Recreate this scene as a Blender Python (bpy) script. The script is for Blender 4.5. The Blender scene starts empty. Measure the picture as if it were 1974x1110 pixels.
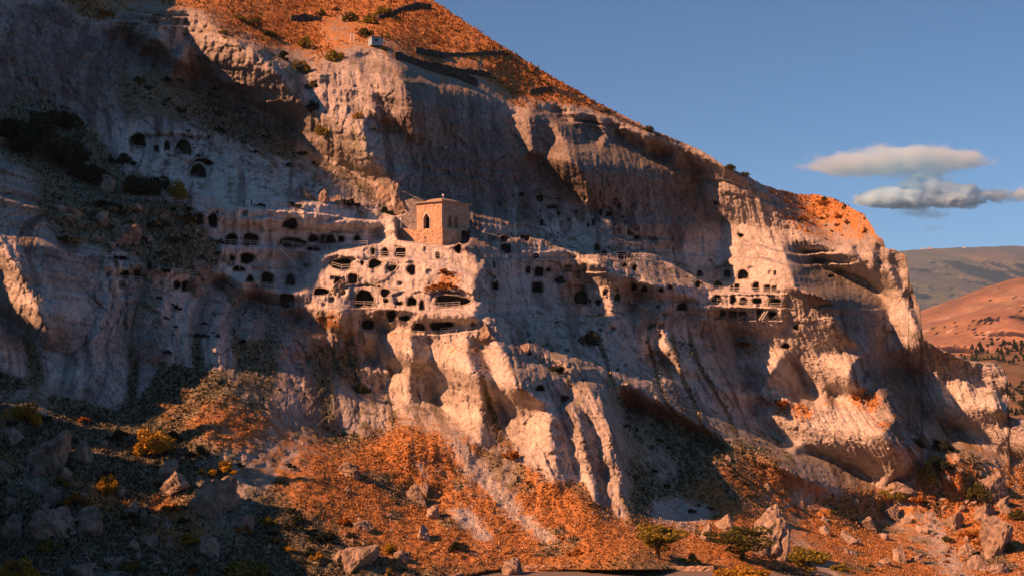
import bpy, bmesh, math, random
import numpy as np
from mathutils import Vector, Matrix
R = math.radians
rng = np.random.default_rng(7)
random.seed(7)
scene = bpy.context.scene
COL = scene.collection

# ------------------------------------------------------------------ camera
F, CX, HY = 2712.0, 987.0, 700.0        # survey units: focal length, principal column, horizon row
CAMZ = 52.0                             # the viewpoint stands 52 m above the road datum
cam_d = bpy.data.cameras.new('camera'); cam = bpy.data.objects.new('camera', cam_d); COL.objects.link(cam)
cam.location = (0, 0, CAMZ); cam.rotation_euler = (R(90), 0, 0)
cam_d.sensor_width = 36.0; cam_d.lens = F / 1974 * 36.0
cam_d.shift_y = (HY - 555.0) / 1974.0
cam_d.clip_start = 0.5; cam_d.clip_end = 60000
scene.camera = cam

# ------------------------------------------------------------------ light
SUN = Vector((-0.74, -0.36, 0.55)).normalized()      # towards the sun: low on the left, a little behind the viewer
world = bpy.data.worlds.new('World'); scene.world = world; world.use_nodes = True
nt = world.node_tree; nt.nodes.clear()
sky = nt.nodes.new('ShaderNodeTexSky'); sky.sky_type = 'NISHITA'; sky.sun_disc = False
sky.sun_elevation = math.asin(SUN.z); sky.sun_rotation = math.atan2(SUN.x, SUN.y)
sky.altitude = 1300; sky.air_density = 0.55; sky.dust_density = 1.2; sky.ozone_density = 3.5
bg = nt.nodes.new('ShaderNodeBackground'); bg.inputs['Strength'].default_value = 0.072
wo = nt.nodes.new('ShaderNodeOutputWorld')
tint = nt.nodes.new('ShaderNodeMix'); tint.data_type = 'RGBA'; tint.blend_type = 'MULTIPLY'; tint.inputs[0].default_value = 1.0; tint.inputs[7].default_value = (0.62, 0.84, 0.84, 1)   # clear mountain air
nt.links.new(sky.outputs['Color'], tint.inputs[6]); nt.links.new(tint.outputs[2], bg.inputs['Color']); nt.links.new(bg.outputs['Background'], wo.inputs['Surface'])
sun_d = bpy.data.lights.new('sun', 'SUN'); sun_d.energy = 5.0; sun_d.angle = R(0.5); sun_d.color = (1.0, 0.43, 0.20)
sun_o = bpy.data.objects.new('sun', sun_d); COL.objects.link(sun_o)
sun_o.rotation_euler = SUN.to_track_quat('Z', 'Y').to_euler(); sun_o.location = (-300, -100, 400)
scene.view_settings.view_transform = 'Standard'; scene.view_settings.look = 'None'
scene.view_settings.exposure = 1.05; scene.view_settings.gamma = 1.0; scene.view_settings.use_curve_mapping = False
scene.cycles.use_denoising = True; scene.cycles.denoiser = 'OPENIMAGEDENOISE'; scene.cycles.denoising_input_passes = 'RGB_ALBEDO_NORMAL'; scene.cycles.denoising_prefilter = 'ACCURATE'
scene.cycles.volume_bounces = 20; scene.cycles.max_bounces = 20; scene.cycles.diffuse_bounces = 2

# ------------------------------------------------------------------ numeric helpers
def smooth(a, b, x):
    t = np.clip((x - a) / (b - a), 0, 1); return t * t * (3 - 2 * t)

def lattice_noise(x, y, seed):
    """2-D gradient noise, about -1..1."""
    r = np.random.default_rng(seed); N = 256
    ang = (r.random(N * N) * 2 * np.pi).astype(np.float32); gx, gy = np.cos(ang), np.sin(ang)
    x, y = np.broadcast_arrays(np.asarray(x, np.float32), np.asarray(y, np.float32))
    xf = np.floor(x); yf = np.floor(y); xi = xf.astype(np.int32); yi = yf.astype(np.int32); xf = x - xf; yf = y - yf
    u = xf * xf * xf * (xf * (xf * 6 - 15) + 10); v = yf * yf * yf * (yf * (yf * 6 - 15) + 10)
    x0, x1, y0, y1 = (xi & 255) << 8, ((xi + 1) & 255) << 8, yi & 255, (yi + 1) & 255
    def g(a, b, i, j):
        k = a + b
        return gx.take(k) * (xf - i) + gy.take(k) * (yf - j)
    n0 = g(x0, y0, 0, 0); n0 += u * (g(x1, y0, 1, 0) - n0)
    n1 = g(x0, y1, 0, 1); n1 += u * (g(x1, y1, 1, 1) - n1)
    return (n0 + v * (n1 - n0)) * np.float32(1.5)

def fbm(x, y, octaves, seed, gain=0.5):
    s = 0; a = 1.0; t = 0
    for o in range(octaves):
        s = s + a * lattice_noise(x * 2 ** o + 13.7 * o, y * 2 ** o + 7.3 * o, seed + o); t += a; a *= gain
    return s / t

def ridged(x, y, octaves, seed):
    s = 0; a = 1.0; t = 0
    for o in range(octaves):
        s = s + a * (1 - 2 * np.abs(lattice_noise(x * 2 ** o + 5.1 * o, y * 2 ** o, seed + o))); t += a; a *= 0.5
    return s / t

def cells(x, y, seed):
    """Blocky fracture noise: a random value per jittered cell and the distance to the cell edge."""
    r = np.random.default_rng(seed); N = 128
    jx, jy, val = r.random((N, N)), r.random((N, N)), r.random((N, N))
    x, y = np.asarray(x, np.float32), np.asarray(y, np.float32); jx, jy, val = [q.astype(np.float32).ravel() for q in (jx, jy, val)]
    xi = np.floor(x).astype(np.int32); yi = np.floor(y).astype(np.int32)
    d1 = np.full(x.shape, 9.0, np.float32); d2 = d1.copy(); v = np.zeros(x.shape, np.float32)
    for i in (-1, 0, 1):
        for j in (-1, 0, 1):
            k = (((xi + i) & 127) << 7) + ((yi + j) & 127)
            d = np.sqrt((xi + i + jx.take(k) - x) ** 2 + (yi + j + jy.take(k) - y) ** 2)
            near = d < d1
            d2 = np.where(near, d1, np.minimum(d2, d)); v = np.where(near, val.take(k), v); d1 = np.where(near, d, d1)
    return v, d2 - d1

def in_poly(px, py, poly):
    P = np.array(poly, float); out = np.zeros(px.shape, bool)
    x0, y0 = P[:, 0].min(), P[:, 1].min(); x1, y1 = P[:, 0].max(), P[:, 1].max()
    box = (px >= x0) & (px <= x1) & (py >= y0) & (py <= y1)
    x, y = px[box], py[box]; c = np.zeros(x.shape, bool)
    for k in range(len(P)):
        ax, ay = P[k - 1]; bx, by = P[k]
        if ay == by: continue
        c ^= ((ay > y) != (by > y)) & (x < (bx - ax) * (y - ay) / (by - ay) + ax)
    out[box] = c
    return out

def poly(s):
    v = [float(t) for t in s.replace(',', ' ').split()]
    return list(zip(v[0::2], v[1::2]))

def blur(a, n):
    """box blur three times, edge padded."""
    for _ in range(3):
        for ax in (0, 1):
            p = np.pad(a, [(n, n) if i == ax else (0, 0) for i in (0, 1)], mode='edge')
            c = np.cumsum(p, axis=ax); c = np.concatenate([np.zeros_like(np.take(c, [0], ax)), c], ax)
            m = a.shape[ax]
            hi = np.take(c, np.arange(2 * n + 1, 2 * n + 1 + m), ax); lo = np.take(c, np.arange(0, m), ax)
            a = (hi - lo) / (2 * n + 1)
    return a

# ------------------------------------------------------------------ survey of the gorge side
# bearing (column), slope (row), range in metres: points measured on the broad shape of the hillside
SURVEY = """
-250 0 300 -250 400 285 0 0 338 0 250 328 20 350 288 60 415 284 88 428 281 95 500 279 100 600 278 0 310 296 120 335 333 -40 300 285 -90 250 280 30 560 283 0 700 280 100 280 335 80 80 346 200 120 354 300 80 366
450 130 374 600 250 380 400 230 364 300 270 354 400 330 349 470 395 343 600 400 352 700 410 360 450 450 338 600 440 347
560 520 335 430 550 326 200 420 318 330 500 320 130 440 308 150 600 300 300 600 308 450 650 309 230 770 290 400 710 303
560 700 321 600 790 317 680 700 336 690 800 326 650 520 334 700 600 328 800 560 329 880 530 331 830 430 346 740 460 342 900 620 323 500 580 325
760 700 320 770 800 312 880 700 318 880 830 310 980 740 316 1040 850 311 1040 920 306 1130 870 308 1200 1000 303 1050 700 325
950 450 402 950 600 397 1000 600 400 1100 600 408 1150 550 410 1060 640 390 1130 690 398 1200 765 402 1250 740 404 1000 720 321 1060 722 323 1105 762 317 1150 830 311 1100 450 418 1000 300 415 850 250 398 770 300 384 1200 300 437
1300 350 452 1250 450 432 1250 600 405 1300 720 412 1180 680 402 1400 750 425 1450 830 426 1350 500 446
1400 350 463 1450 480 460 1450 600 448 1480 660 440 1550 720 440 1500 800 431 1600 880 437 1690 930 444 1560 560 485 1600 500 512
1600 420 520 1700 500 503 1650 620 510 1720 600 498 1750 700 500 1650 780 490 1800 780 505 1850 800 518 1900 800 530 1974 850 545
1950 740 552 1780 840 495
400 20 395 600 60 416 700 20 440 720 100 392 800 110 412 900 150 422 1000 180 434 1100 220 442 1200 250 452 1300 290 463 850 30 452
950 100 438 1050 160 447 1150 205 455 600 -60 470 1400 325 470 1550 380 530 1640 400 520 300 -60 430 0 -150 345 -250 -150 305
0 800 262 0 900 250 0 1110 228 200 850 268 200 1000 247 200 1110 234 400 800 285 400 950 262 400 1110 240 600 900 283 600 1110 246
700 1000 268 800 950 293 850 1080 262 950 1000 290 1000 1090 268 1100 1080 274 1150 1040 284 1250 1080 276 1300 900 372 1250 820 388
1300 1000 326 1400 900 394 1400 1000 340 1400 1110 285 1550 1000 385 1550 1110 310 1700 1000 424 1700 1110 340 1850 900 480 1850 1000 430
1974 900 515 1974 1110 370 0 1300 200 1000 1300 225 1974 1300 290 -250 800 255 -250 1100 222 2200 900 570 2200 1110 420 2200 700 600
"""
sv = np.array([float(t) for t in SURVEY.split()]).reshape(-1, 3)
_far = np.clip(sv[:, 0] - 1000, 0, None)
_gnd = np.interp(sv[:, 1], [880, 1000], [1, 0.4])
sv[:, 2] -= 0.09 * _far * _gnd + 13.0 * np.interp(sv[:, 0], [1520, 1640], [0, 1]) * _gnd

SKYLINE = poly("-300 -190 500 -190 640 -110 740 -50 832 0 860 18 905 48 950 78 1000 108 1050 140 1100 168 1150 198 1200 222 1250 248 1300 268 1350 289 1400 322 1440 338 1468 355 1500 366 1540 376 1580 376 1610 384 1640 400 1665 412 1680 435 1690 455 1702 462 1708 480 1725 481 1745 490 1752 515 1750 530 1762 565 1775 598 1778 640 1782 655 1805 668 1850 690 1875 698 1900 700 1930 704 1942 725 1945 760 1938 795 1950 806 1974 812 2060 840 2300 900")
FOOT = poly("-300 700 0 705 60 730 140 760 230 792 275 770 305 695 400 715 460 732 520 762 560 792 620 815 680 828 725 850 775 818 840 838 862 822 925 857 972 862 1060 935 1112 940 1150 975 1212 1022 1222 1000 1205 900 1190 800 1180 748 1290 790 1420 850 1530 912 1600 942 1690 952 1745 930 1800 868 1850 852 1900 868 1974 890 2300 990")
# faces of the cliff that turn towards the evening sun (outlines by bearing and slope)
WEST_FACES = [poly(s) for s in """
258 15 290 12 292 40 285 70 282 90 270 98 258 85 246 60 250 35
287 45 300 40 305 75 320 95 335 100 350 75 355 95 345 110 350 130 330 135 305 125 285 110
357 25 372 22 375 40 392 28 405 45 430 60 435 75 455 70 465 95 475 85 490 85 500 110 525 125 535 150 560 170 580 200 600 215 612 240 640 300 640 315 600 285 570 265 540 230 510 215 480 205 450 185 420 165 395 160 390 140 385 110 370 85 358 65
700 100 735 95 770 130 778 170 790 210 793 270 770 250 750 215 730 190 712 160 705 140
580 125 640 110 690 120 705 150 715 170 720 210 735 230 700 225 700 250 690 225 665 215 640 230 612 235 600 180
612 240 640 230 665 215 690 225 700 250 705 290 715 320 730 325 745 330 760 365 775 375 795 385 800 430 770 420 750 390 730 365 700 345 670 320 640 315
981 220 1024 204 1023 254 1021 300 1011 294 998 261 989 240
1065 227 1075 241 1091 268 1098 308 1118 331 1128 355 1137 390 1120 385 1100 365 1080 350 1055 335 1040 315 1040 305 1060 297 1063 270 1060 245
1068 207 1108 247 1112 214 1095 200
1135 224 1162 230 1165 268 1160 298 1150 284 1150 250
1168 234 1202 257 1242 288 1247 264 1210 240
1260 270 1300 285 1310 300 1295 318 1282 318 1280 295
1314 295 1337 314 1354 334 1351 347 1342 364 1344 377 1361 391 1381 411 1396 431 1394 454 1388 478 1381 494 1379 503 1391 523 1401 547 1394 557 1364 557 1369 584 1388 600 1394 614 1421 630 1424 657 1429 704 1448 727 1464 754 1474 744 1488 717 1508 684 1511 677 1528 684 1548 714 1565 737 1568 778 1592 791 1604 808 1605 791 1585 748 1582 714 1600 750 1612 770 1625 770 1635 740 1640 700 1665 681 1652 664 1625 651 1608 627 1605 597 1592 574 1561 564 1531 560 1528 537 1521 507 1508 477 1505 458 1498 434 1488 411 1478 387 1471 361 1440 335 1400 318 1350 285 1310 272
1471 361 1500 360 1540 370 1610 380 1665 408 1682 432 1692 455 1720 480 1755 490 1755 560 1778 600 1780 650 1850 690 1935 705 1945 760 1940 800 1990 810 1990 900 1900 872 1849 840 1836 821 1796 801 1782 784 1777 761 1766 728 1745 704 1712 687 1705 667 1722 641 1712 604 1699 574 1679 554 1655 534 1598 517 1578 508 1548 481 1508 464 1498 434
1461 783 1471 772 1501 767 1545 770 1578 787 1605 809 1612 790 1615 757 1625 747 1648 753 1668 760 1692 740 1705 763 1715 783 1725 810 1709 824 1699 834 1719 850 1735 880 1732 900 1712 920 1705 931 1692 941 1675 927 1648 904 1628 887 1615 890 1582 877 1561 867 1545 857 1521 874 1511 867 1498 844 1481 824 1464 807
428 540 463 537 463 562 440 564
495 557 542 561 568 552 582 530 582 494 602 487 635 480 660 470 707 468 727 468 729 437 747 433 800 438 850 440 852 464 874 470 891 464 907 484 917 504 922 530 914 530 916 564 914 571 924 587 921 601 907 621 907 628 917 617 941 616 954 624 971 644 973 658 961 651 935 640 917 645 901 654 874 654 851 644 834 632 821 644 800 638 774 616 757 628 737 629 703 611 697 591 660 584 655 640 619 638 582 624 565 604 548 594 522 601 498 584
697 588 915 592 919 640 900 662 870 655 830 650 800 642 740 636 703 615
757 628 774 616 800 638 787 644 792 661 794 691 789 740 790 765 777 783 790 800 789 815 770 803 757 783 757 760 737 750 750 735 765 705 740 700 724 696 724 678 734 648
821 644 834 632 851 644 874 654 900 661 904 691 917 718 924 740 925 775 927 807 929 855 921 853 894 840 874 817 860 793 837 767 830 740 832 704 830 668
901 654 917 645 935 640 961 664 971 678 981 701 991 718 998 740 1001 760 1031 762 1041 780 1061 790 1065 807 1058 827 1061 850 1071 894 1075 937 1061 931 1028 904 1011 894 994 867 984 850 971 857 974 837 968 807 961 773 951 740 948 718 937 691 928 664
1071 783 1081 775 1100 780 1111 787 1115 807 1121 840 1131 880 1141 920 1150 954 1148 971 1118 941 1111 927 1105 890 1095 840 1088 800
1091 747 1115 740 1138 747 1161 777 1171 807 1178 840 1181 880 1195 914 1198 957 1208 994 1225 1021 1208 1021 1181 988 1171 974 1171 954 1161 907 1151 860 1138 814 1125 790 1105 777
1025 685 1060 688 1085 692 1100 705 1100 724 1085 722 1060 700
1101 497 1148 497 1155 517 1180 531 1182 557 1165 564 1182 591 1180 627 1162 627 1145 607 1132 587 1135 577 1125 554 1132 541 1125 520
1212 541 1235 537 1259 547 1275 564 1279 577 1302 601 1289 597 1269 597 1272 624 1279 651 1289 671 1305 694 1314 714 1312 731 1295 721 1285 704 1282 691 1265 684 1262 664 1265 644 1252 617 1235 601 1232 624 1225 611 1215 591 1215 581 1232 577 1235 567 1225 557
1297 564 1306 564 1317 577 1331 579 1346 577 1360 590 1362 606 1353 624 1346 626 1331 615 1320 604 1326 600 1318 588 1309 580 1297 577
0 470 7 480 20 504 40 530 50 557 67 584 80 611 88 648 88 672 67 657 43 634 20 617 -40 590 -40 440
""".strip().splitlines()]
CREVICES = [poly(s) for s in """
1680 428 1692 430 1695 480 1692 530 1684 525 1686 480
1710 482 1722 480 1730 520 1740 560 1760 590 1775 620 1779 650 1770 645 1755 600 1735 565 1722 540 1712 510
1795 702 1805 705 1820 735 1835 775 1852 820 1842 818 1825 780 1808 740
1858 700 1870 720 1885 760 1880 770 1868 740 1860 725
1917 750 1940 765 1945 800 1930 830 1925 800
1640 470 1650 472 1662 500 1676 530 1668 530 1652 500
""".strip().splitlines()]

# open slopes that lie in the evening sun
SUNNY_GROUND = [poly(t) for t in """
328 797 354 787 401 778 468 790 535 807 585 827 660 864 694 880 744 914 770 940 760 954 710 937 660 927 602 904 535 884 495 880 451 864 425 850 385 840 418 834 368 812
548 937 585 934 660 947 710 940 760 954 787 980 834 1004 860 1017 800 1030 810 1087 870 1105 800 1105 760 1040 720 1007 660 980 600 960
767 814 790 824 820 820 847 827 860 824 921 855 954 870 974 854 994 874 1028 907 1075 941 1095 937 1148 971 1175 988 1225 1024 1225 1061 1195 1051 1162 1071 1145 1086 1061 1084 1011 1081 961 1051 981 1031 974 994 961 967 944 944 894 971 847 964 811 934 777 934 757 904 744 884 777 867 770 840
1398 894 1474 920 1545 920 1600 940 1681 954 1740 930 1850 850 1990 890 1990 1120 1400 1120 1400 1000 1520 1000 1474 940
0 820 40 860 10 900 0 900
""".strip().splitlines()]
# crest of the unseen left ridge, shaped to cast wanted shadows: distance, height
SHADOW_CREST = [(120, 66), (150, 78), (195, 80), (206, 84), (214, 88), (219, 92), (221, 74), (226, 72), (227.5, 96), (229.5, 104), (231, 78), (236, 77), (237.5, 98), (240, 101), (241.5, 92), (242.5, 77), (245, 77), (246.2, 93), (248, 93), (251, 97), (262, 97), (268, 108), (272, 130), (282, 140), (298, 178), (312, 190), (345, 195), (400, 200), (440, 200)]

# working grid of the broad relief, step 6
GS = 6.0
gx = np.arange(-300, 2303, GS); gy = np.arange(-210, 1313, GS)
GX, GY = np.meshgrid(gx, gy)                     # [row, col]

def tps(pts, val, X, Y, reg=0.02):
    s = 1000.0; P = pts / s; n = len(P)
    d2 = ((P[:, None] - P[None]) ** 2).sum(-1)
    K = np.where(d2 > 0, 0.5 * d2 * np.log(d2 + 1e-12), 0) + np.eye(n) * reg * 0.01
    A = np.zeros((n + 3, n + 3)); A[:n, :n] = K; A[:n, n] = 1; A[:n, n + 1:] = P; A[n, :n] = 1; A[n + 1:, :n] = P.T
    w = np.linalg.solve(A, np.concatenate([val, [0, 0, 0]]))
    out = w[n] + w[n + 1] * X / s + w[n + 2] * Y / s
    for k in range(n):
        e = (X / s - P[k, 0]) ** 2 + (Y / s - P[k, 1]) ** 2
        out = out + w[k] * 0.5 * e * np.log(e + 1e-12)
    return out
BASE = tps(sv[:, :2], sv[:, 2], GX[::2, ::2], GY[::2, ::2])
def bil(A, x0, y0, st, X, Y):
    fx = np.clip((X - x0) / st, 0, A.shape[1] - 1.001); fy = np.clip((Y - y0) / st, 0, A.shape[0] - 1.001)
    i = fx.astype(int); j = fy.astype(int); u = fx - i; v = fy - j
    return (A[j, i] * (1 - u) + A[j, i + 1] * u) * (1 - v) + (A[j + 1, i] * (1 - u) + A[j + 1, i + 1] * u) * v
BASE = bil(BASE, gx[0], gy[0], GS * 2, GX, GY)
BASE = np.clip(BASE, 185, 760)

CLIFFPOLY = FOOT + [(2300, -300), (-300, -300)]
cliff_m = in_poly(GX, GY, CLIFFPOLY).astype(float)
RIM = poly("-300 -60 120 0 175 45 205 50 258 14 300 10 360 22 392 26 430 58 470 70 500 85 530 110 560 125 600 122 640 110 700 98 740 95 770 112 830 150 905 170 950 188 985 215 1024 203 1070 206 1112 213 1165 232 1250 264 1300 280 1345 293 1400 325 1470 358 1600 470 1700 470 2300 900")
hill_m = in_poly(GX, GY, RIM + [(2300, -300), (-300, -300)]).astype(float)
lit = np.zeros(GX.shape, bool)
for p in WEST_FACES: lit |= in_poly(GX, GY, p)
for p in CREVICES: lit &= ~in_poly(GX, GY, p)
lit = lit.astype(float)
wall = np.clip(cliff_m - hill_m, 0, 1)
tanb = (GX - CX) / F
sunny = (lit > 0.5) | (hill_m > 0.5)
for p in SUNNY_GROUND: sunny |= in_poly(GX, GY, p)
S3 = np.array(SUN)
sk_g = np.interp(gx, [p[0] for p in SKYLINE], [p[1] for p in SKYLINE])
march = np.concatenate([np.arange(3, 30, 3.5), np.arange(30, 120, 7.5), np.arange(120, 240, 20.0)])
def sunlight(D):
    """which points of the hillside face the sun, and what stands in the way of the others"""
    X, Y, Z = (GX - CX) / F * D, D, (HY - GY) / F * D + CAMZ
    a = [np.gradient(A, axis=1) for A in (X, Y, Z)]; b = [np.gradient(A, axis=0) for A in (X, Y, Z)]
    k_ = np.where(wall > 0.5, np.interp(GY, [540, 700], [0.5, 0.85]), 1.0); zr = np.gradient(HY - GY, axis=0) / F * D      # the walls themselves are upright; the lean is made of ledges
    b = [b[0] * k_, b[1] * k_, zr + (b[2] - zr) * k_]
    n = np.stack([a[1] * b[2] - a[2] * b[1], a[2] * b[0] - a[0] * b[2], a[0] * b[1] - a[1] * b[0]], -1)
    n /= np.linalg.norm(n, axis=-1, keepdims=True) + 1e-9
    n *= np.where(n[..., 1:2] > 0, -1, 1)
    occ = np.zeros(D.shape, bool); ox = np.zeros(D.shape); oy = np.zeros(D.shape); od = np.zeros(D.shape)
    for t in march:
        y = Y + t * S3[1]; px = CX + F * (X + t * S3[0]) / y; py = HY - F * (Z + t * S3[2] - CAMZ) / y
        d = y - bil(D, gx[0], gy[0], GS, px, py)
        hit = (d > 0.6) & (py > np.interp(px, gx, sk_g)) & (px > gx[0] + 5) & ~occ
        occ |= hit; ox[hit] = px[hit]; oy[hit] = py[hit]; od[hit] = d[hit]
    tt = -(X + 0.364 * Y + 52) / (S3[0] + 0.364 * S3[1])
    ridge_sh = (Z + tt * S3[2] < np.interp(Y + tt * S3[1], [c[0] for c in SHADOW_CREST], [c[1] for c in SHADOW_CREST])) & (tt > 0)
    return n @ S3, occ, ridge_sh, ox, oy, od
# relief whose across-slope gradient turns each face towards or away from the sun: screened least squares solved by FFT, relaxed
pad = 60
kx = 2 * np.pi * np.fft.fftfreq(GX.shape[1] + 2 * pad, GS)[None]; ky = 2 * np.pi * np.fft.fftfreq(GX.shape[0] + 2 * pad, GS)[:, None]
lam = (2 * np.pi / 1150.0) ** 2; den = kx ** 2 + 0.06 * ky ** 2 + lam
kN = np.pi / GS; keep = np.exp(-(np.abs(kx) / (0.72 * kN)) ** 6 - (np.abs(ky) / (0.72 * kN)) ** 6)
gbase = np.gradient(BASE, GS, axis=1); soft_wall = np.clip(0.25 + 0.75 * blur(wall, 2), 0, 1); move_w = blur(wall, 2) + 0.3 * blur(hill_m, 2)
want = np.where(lit > 0.5, -1.0, 1.7); shift = np.zeros(BASE.shape)
in_view = (GX > 0) & (GX < 1974) & (GY > 0) & (GY < 1110) & (GY >= sk_g[None] - 3); on_wall = in_view & (wall > 0.5)
ITER = 24
for it in range(ITER):
    G = np.where(wall > 0.5, want * (BASE / F) / np.clip(1 - tanb * want, 0.6, 2) - gbase, 0.0)
    REL = np.real(np.fft.ifft2((-1j * kx * np.fft.fft2(np.pad(G, pad)) + lam * np.fft.fft2(np.pad(shift, pad))) * keep / den))[pad:-pad, pad:-pad]
    REL = REL * soft_wall
    if it == ITER - 1: break
    nd, occ, rsh, ox, oy, od = sunlight(BASE + REL)
    want = np.clip(want + blur((0.12 * (~sunny & (nd > -0.05) & ~occ & ~rsh) - 0.22 * (sunny & (nd < 0.62))) * on_wall, 1), -2.0, 3.2)
    c = sunny & occ & in_view
    o = 0.2 * (~sunny & on_wall & ~occ & ~rsh & (nd > 0.05)) - 0.5 * np.clip(od + 1, 0, 6) * (c & on_wall)
    push = np.zeros(BASE.shape)
    np.add.at(push, (((oy[c] - gy[0]) / GS).astype(int).clip(0, GX.shape[0] - 1), ((ox[c] - gx[0]) / GS).astype(int).clip(0, GX.shape[1] - 1)), 0.8)
    shift = np.clip(shift * 0.99 + 5 * blur(o + np.clip(push, 0, 1.5), 2) * move_w, -40, 40)
DEPTH = BASE + REL
# resample to a finer, smooth working grid
gx_, gy_ = gx, gy
FS = 2.0; gx = np.arange(-300, 2301, FS); gy = np.arange(-210, 1311, FS)
FX, FY = np.meshgrid(gx, gy)
fine_grid = lambda A, n: blur(bil(A, gx_[0], gy_[0], GS, FX, FY), n)
DEPTH = fine_grid(DEPTH, 1); BASE = fine_grid(BASE, 2)
GS, GX, GY = FS, FX, FY
wall = np.clip(in_poly(GX, GY, CLIFFPOLY).astype(float) - in_poly(GX, GY, RIM + [(2300, -300), (-300, -300)]), 0, 1)
hill_m = in_poly(GX, GY, RIM + [(2300, -300), (-300, -300)]).astype(float)
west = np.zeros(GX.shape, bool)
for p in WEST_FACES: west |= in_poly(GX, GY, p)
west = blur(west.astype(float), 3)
# the lean of the cliff alone, without its local relief
def vblur(A, n):
    for _ in range(2):
        p = np.pad(A, [(n, n), (0, 0)], mode='edge'); c = np.cumsum(p, axis=0); c = np.concatenate([np.zeros_like(c[:1]), c])
        A = (c[2 * n + 1:] - c[:-2 * n - 1]) / (2 * n + 1)
    return A
LEAN = vblur(DEPTH, 22)
# ------------------------------------------------------------------ fine grid of the hillside
cols = np.concatenate([np.arange(-300, -12, 6.0), np.arange(-12, 1990, 1.8), np.arange(1990, 2300, 6.0)])
sk_c = np.interp(cols, [p[0] for p in SKYLINE], [p[1] for p in SKYLINE])
NB, NR = 28, 600
tb = np.linspace(0, 1, NB, endpoint=False)[:, None]; tr = np.linspace(0, 1, NR)[:, None]
jag = 2.2 * fbm(cols * 0.045, cols * 0 + 3.3, 4, 900) * np.interp(cols, [1300, 1450], [0.6, 1.6])
top_c = sk_c + jag
PYg = np.concatenate([1300 + (1118 - 1300) * tb + 0 * top_c[None], 1118 + (top_c[None] - 1118) * tr])
PXg = np.broadcast_to(cols[None], PYg.shape).copy()
samp = lambda A, X, Y: bil(A, gx[0], gy[0], GS, X, Y)
D0 = samp(DEPTH, PXg, PYg); B0 = samp(BASE, PXg, PYg)
wl = samp(blur(wall, 5), PXg, PYg); hl = samp(blur(hill_m, 5), PXg, PYg); gl = np.clip(1 - wl - hl, 0, 1)
U = (PXg - CX) / F * B0; V = (HY - PYg) / F * B0          # metres along and up the face

VEG_WALL = [(poly(a), float(w)) for w, a in [t.split('|') for t in """
0.9|80 330 210 330 260 380 350 385 400 440 430 500 400 540 330 520 250 490 150 470 100 440 60 400
0.65|190 150 300 120 380 150 460 200 560 260 620 320 560 330 480 300 380 260 300 230 230 240
0.95|0 190 60 185 140 210 200 270 240 330 180 350 60 330 0 310
0.8|440 52 500 68 545 102 575 140 588 190 620 230 640 265 645 300 620 262 590 215 560 168 530 125 480 82
0.85|220 330 300 340 350 345 350 385 250 390 210 370
0.8|600 30 700 0 740 20 660 60 610 60
0.5|560 290 660 320 750 400 740 412 640 370 600 330
0.6|1468 358 1560 372 1640 398 1680 440 1690 470 1560 465 1500 430
0.75|1425 650 1470 655 1500 690 1470 690 1430 690
0.8|1475 770 1545 768 1590 790 1560 815 1500 800
0.8|1625 750 1690 745 1715 785 1680 800 1640 780
0.6|1560 640 1640 670 1640 690 1590 690
0.7|820 515 870 520 900 545 880 570 830 560
0.6|735 640 790 640 790 670 750 670
0.6|838 650 900 660 900 690 850 680
0.8|595 600 660 590 665 640 610 640
0.5|640 260 700 230 720 300 700 320 660 300
0.55|270 480 330 540 300 700 240 640
0.6|490 640 560 760 600 800 540 770 480 690
0.7|1110 610 1170 640 1150 690 1110 660
0.5|960 560 1010 640 1180 790 1100 700 1010 620
""".strip().splitlines()]]
vegw = np.zeros(GX.shape)
for p, w in VEG_WALL: vegw = np.maximum(vegw, in_poly(GX, GY, p) * w)
vegw = samp(blur(vegw, 7), PXg, PYg)
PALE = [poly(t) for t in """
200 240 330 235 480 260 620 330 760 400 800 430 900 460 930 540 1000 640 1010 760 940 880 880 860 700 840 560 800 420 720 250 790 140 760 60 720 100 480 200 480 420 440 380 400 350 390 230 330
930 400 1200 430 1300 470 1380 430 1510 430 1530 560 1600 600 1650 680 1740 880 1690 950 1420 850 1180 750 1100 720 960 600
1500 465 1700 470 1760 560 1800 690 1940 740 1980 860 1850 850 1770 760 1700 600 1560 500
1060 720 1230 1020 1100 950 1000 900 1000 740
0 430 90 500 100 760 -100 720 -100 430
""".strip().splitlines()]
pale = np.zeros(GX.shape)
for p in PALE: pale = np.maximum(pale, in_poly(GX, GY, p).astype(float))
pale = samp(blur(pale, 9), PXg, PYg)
DRY_SUNLIT = [poly(t) for t in """
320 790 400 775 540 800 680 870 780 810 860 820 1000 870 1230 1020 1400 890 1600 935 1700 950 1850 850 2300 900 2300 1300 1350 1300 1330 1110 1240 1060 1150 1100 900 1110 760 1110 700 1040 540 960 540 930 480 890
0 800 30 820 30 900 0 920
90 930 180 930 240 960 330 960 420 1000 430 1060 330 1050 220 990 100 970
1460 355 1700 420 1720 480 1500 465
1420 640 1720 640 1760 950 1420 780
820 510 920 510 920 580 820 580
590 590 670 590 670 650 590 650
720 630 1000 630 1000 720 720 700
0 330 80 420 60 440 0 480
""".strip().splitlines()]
dry = hill_m.copy()  # dry orange where sunlit, olive where shaded: light put into the grass colour
for p in DRY_SUNLIT: dry = np.maximum(dry, in_poly(GX, GY, p).astype(float))
dry = samp(blur(dry, 9), PXg, PYg)

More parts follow.
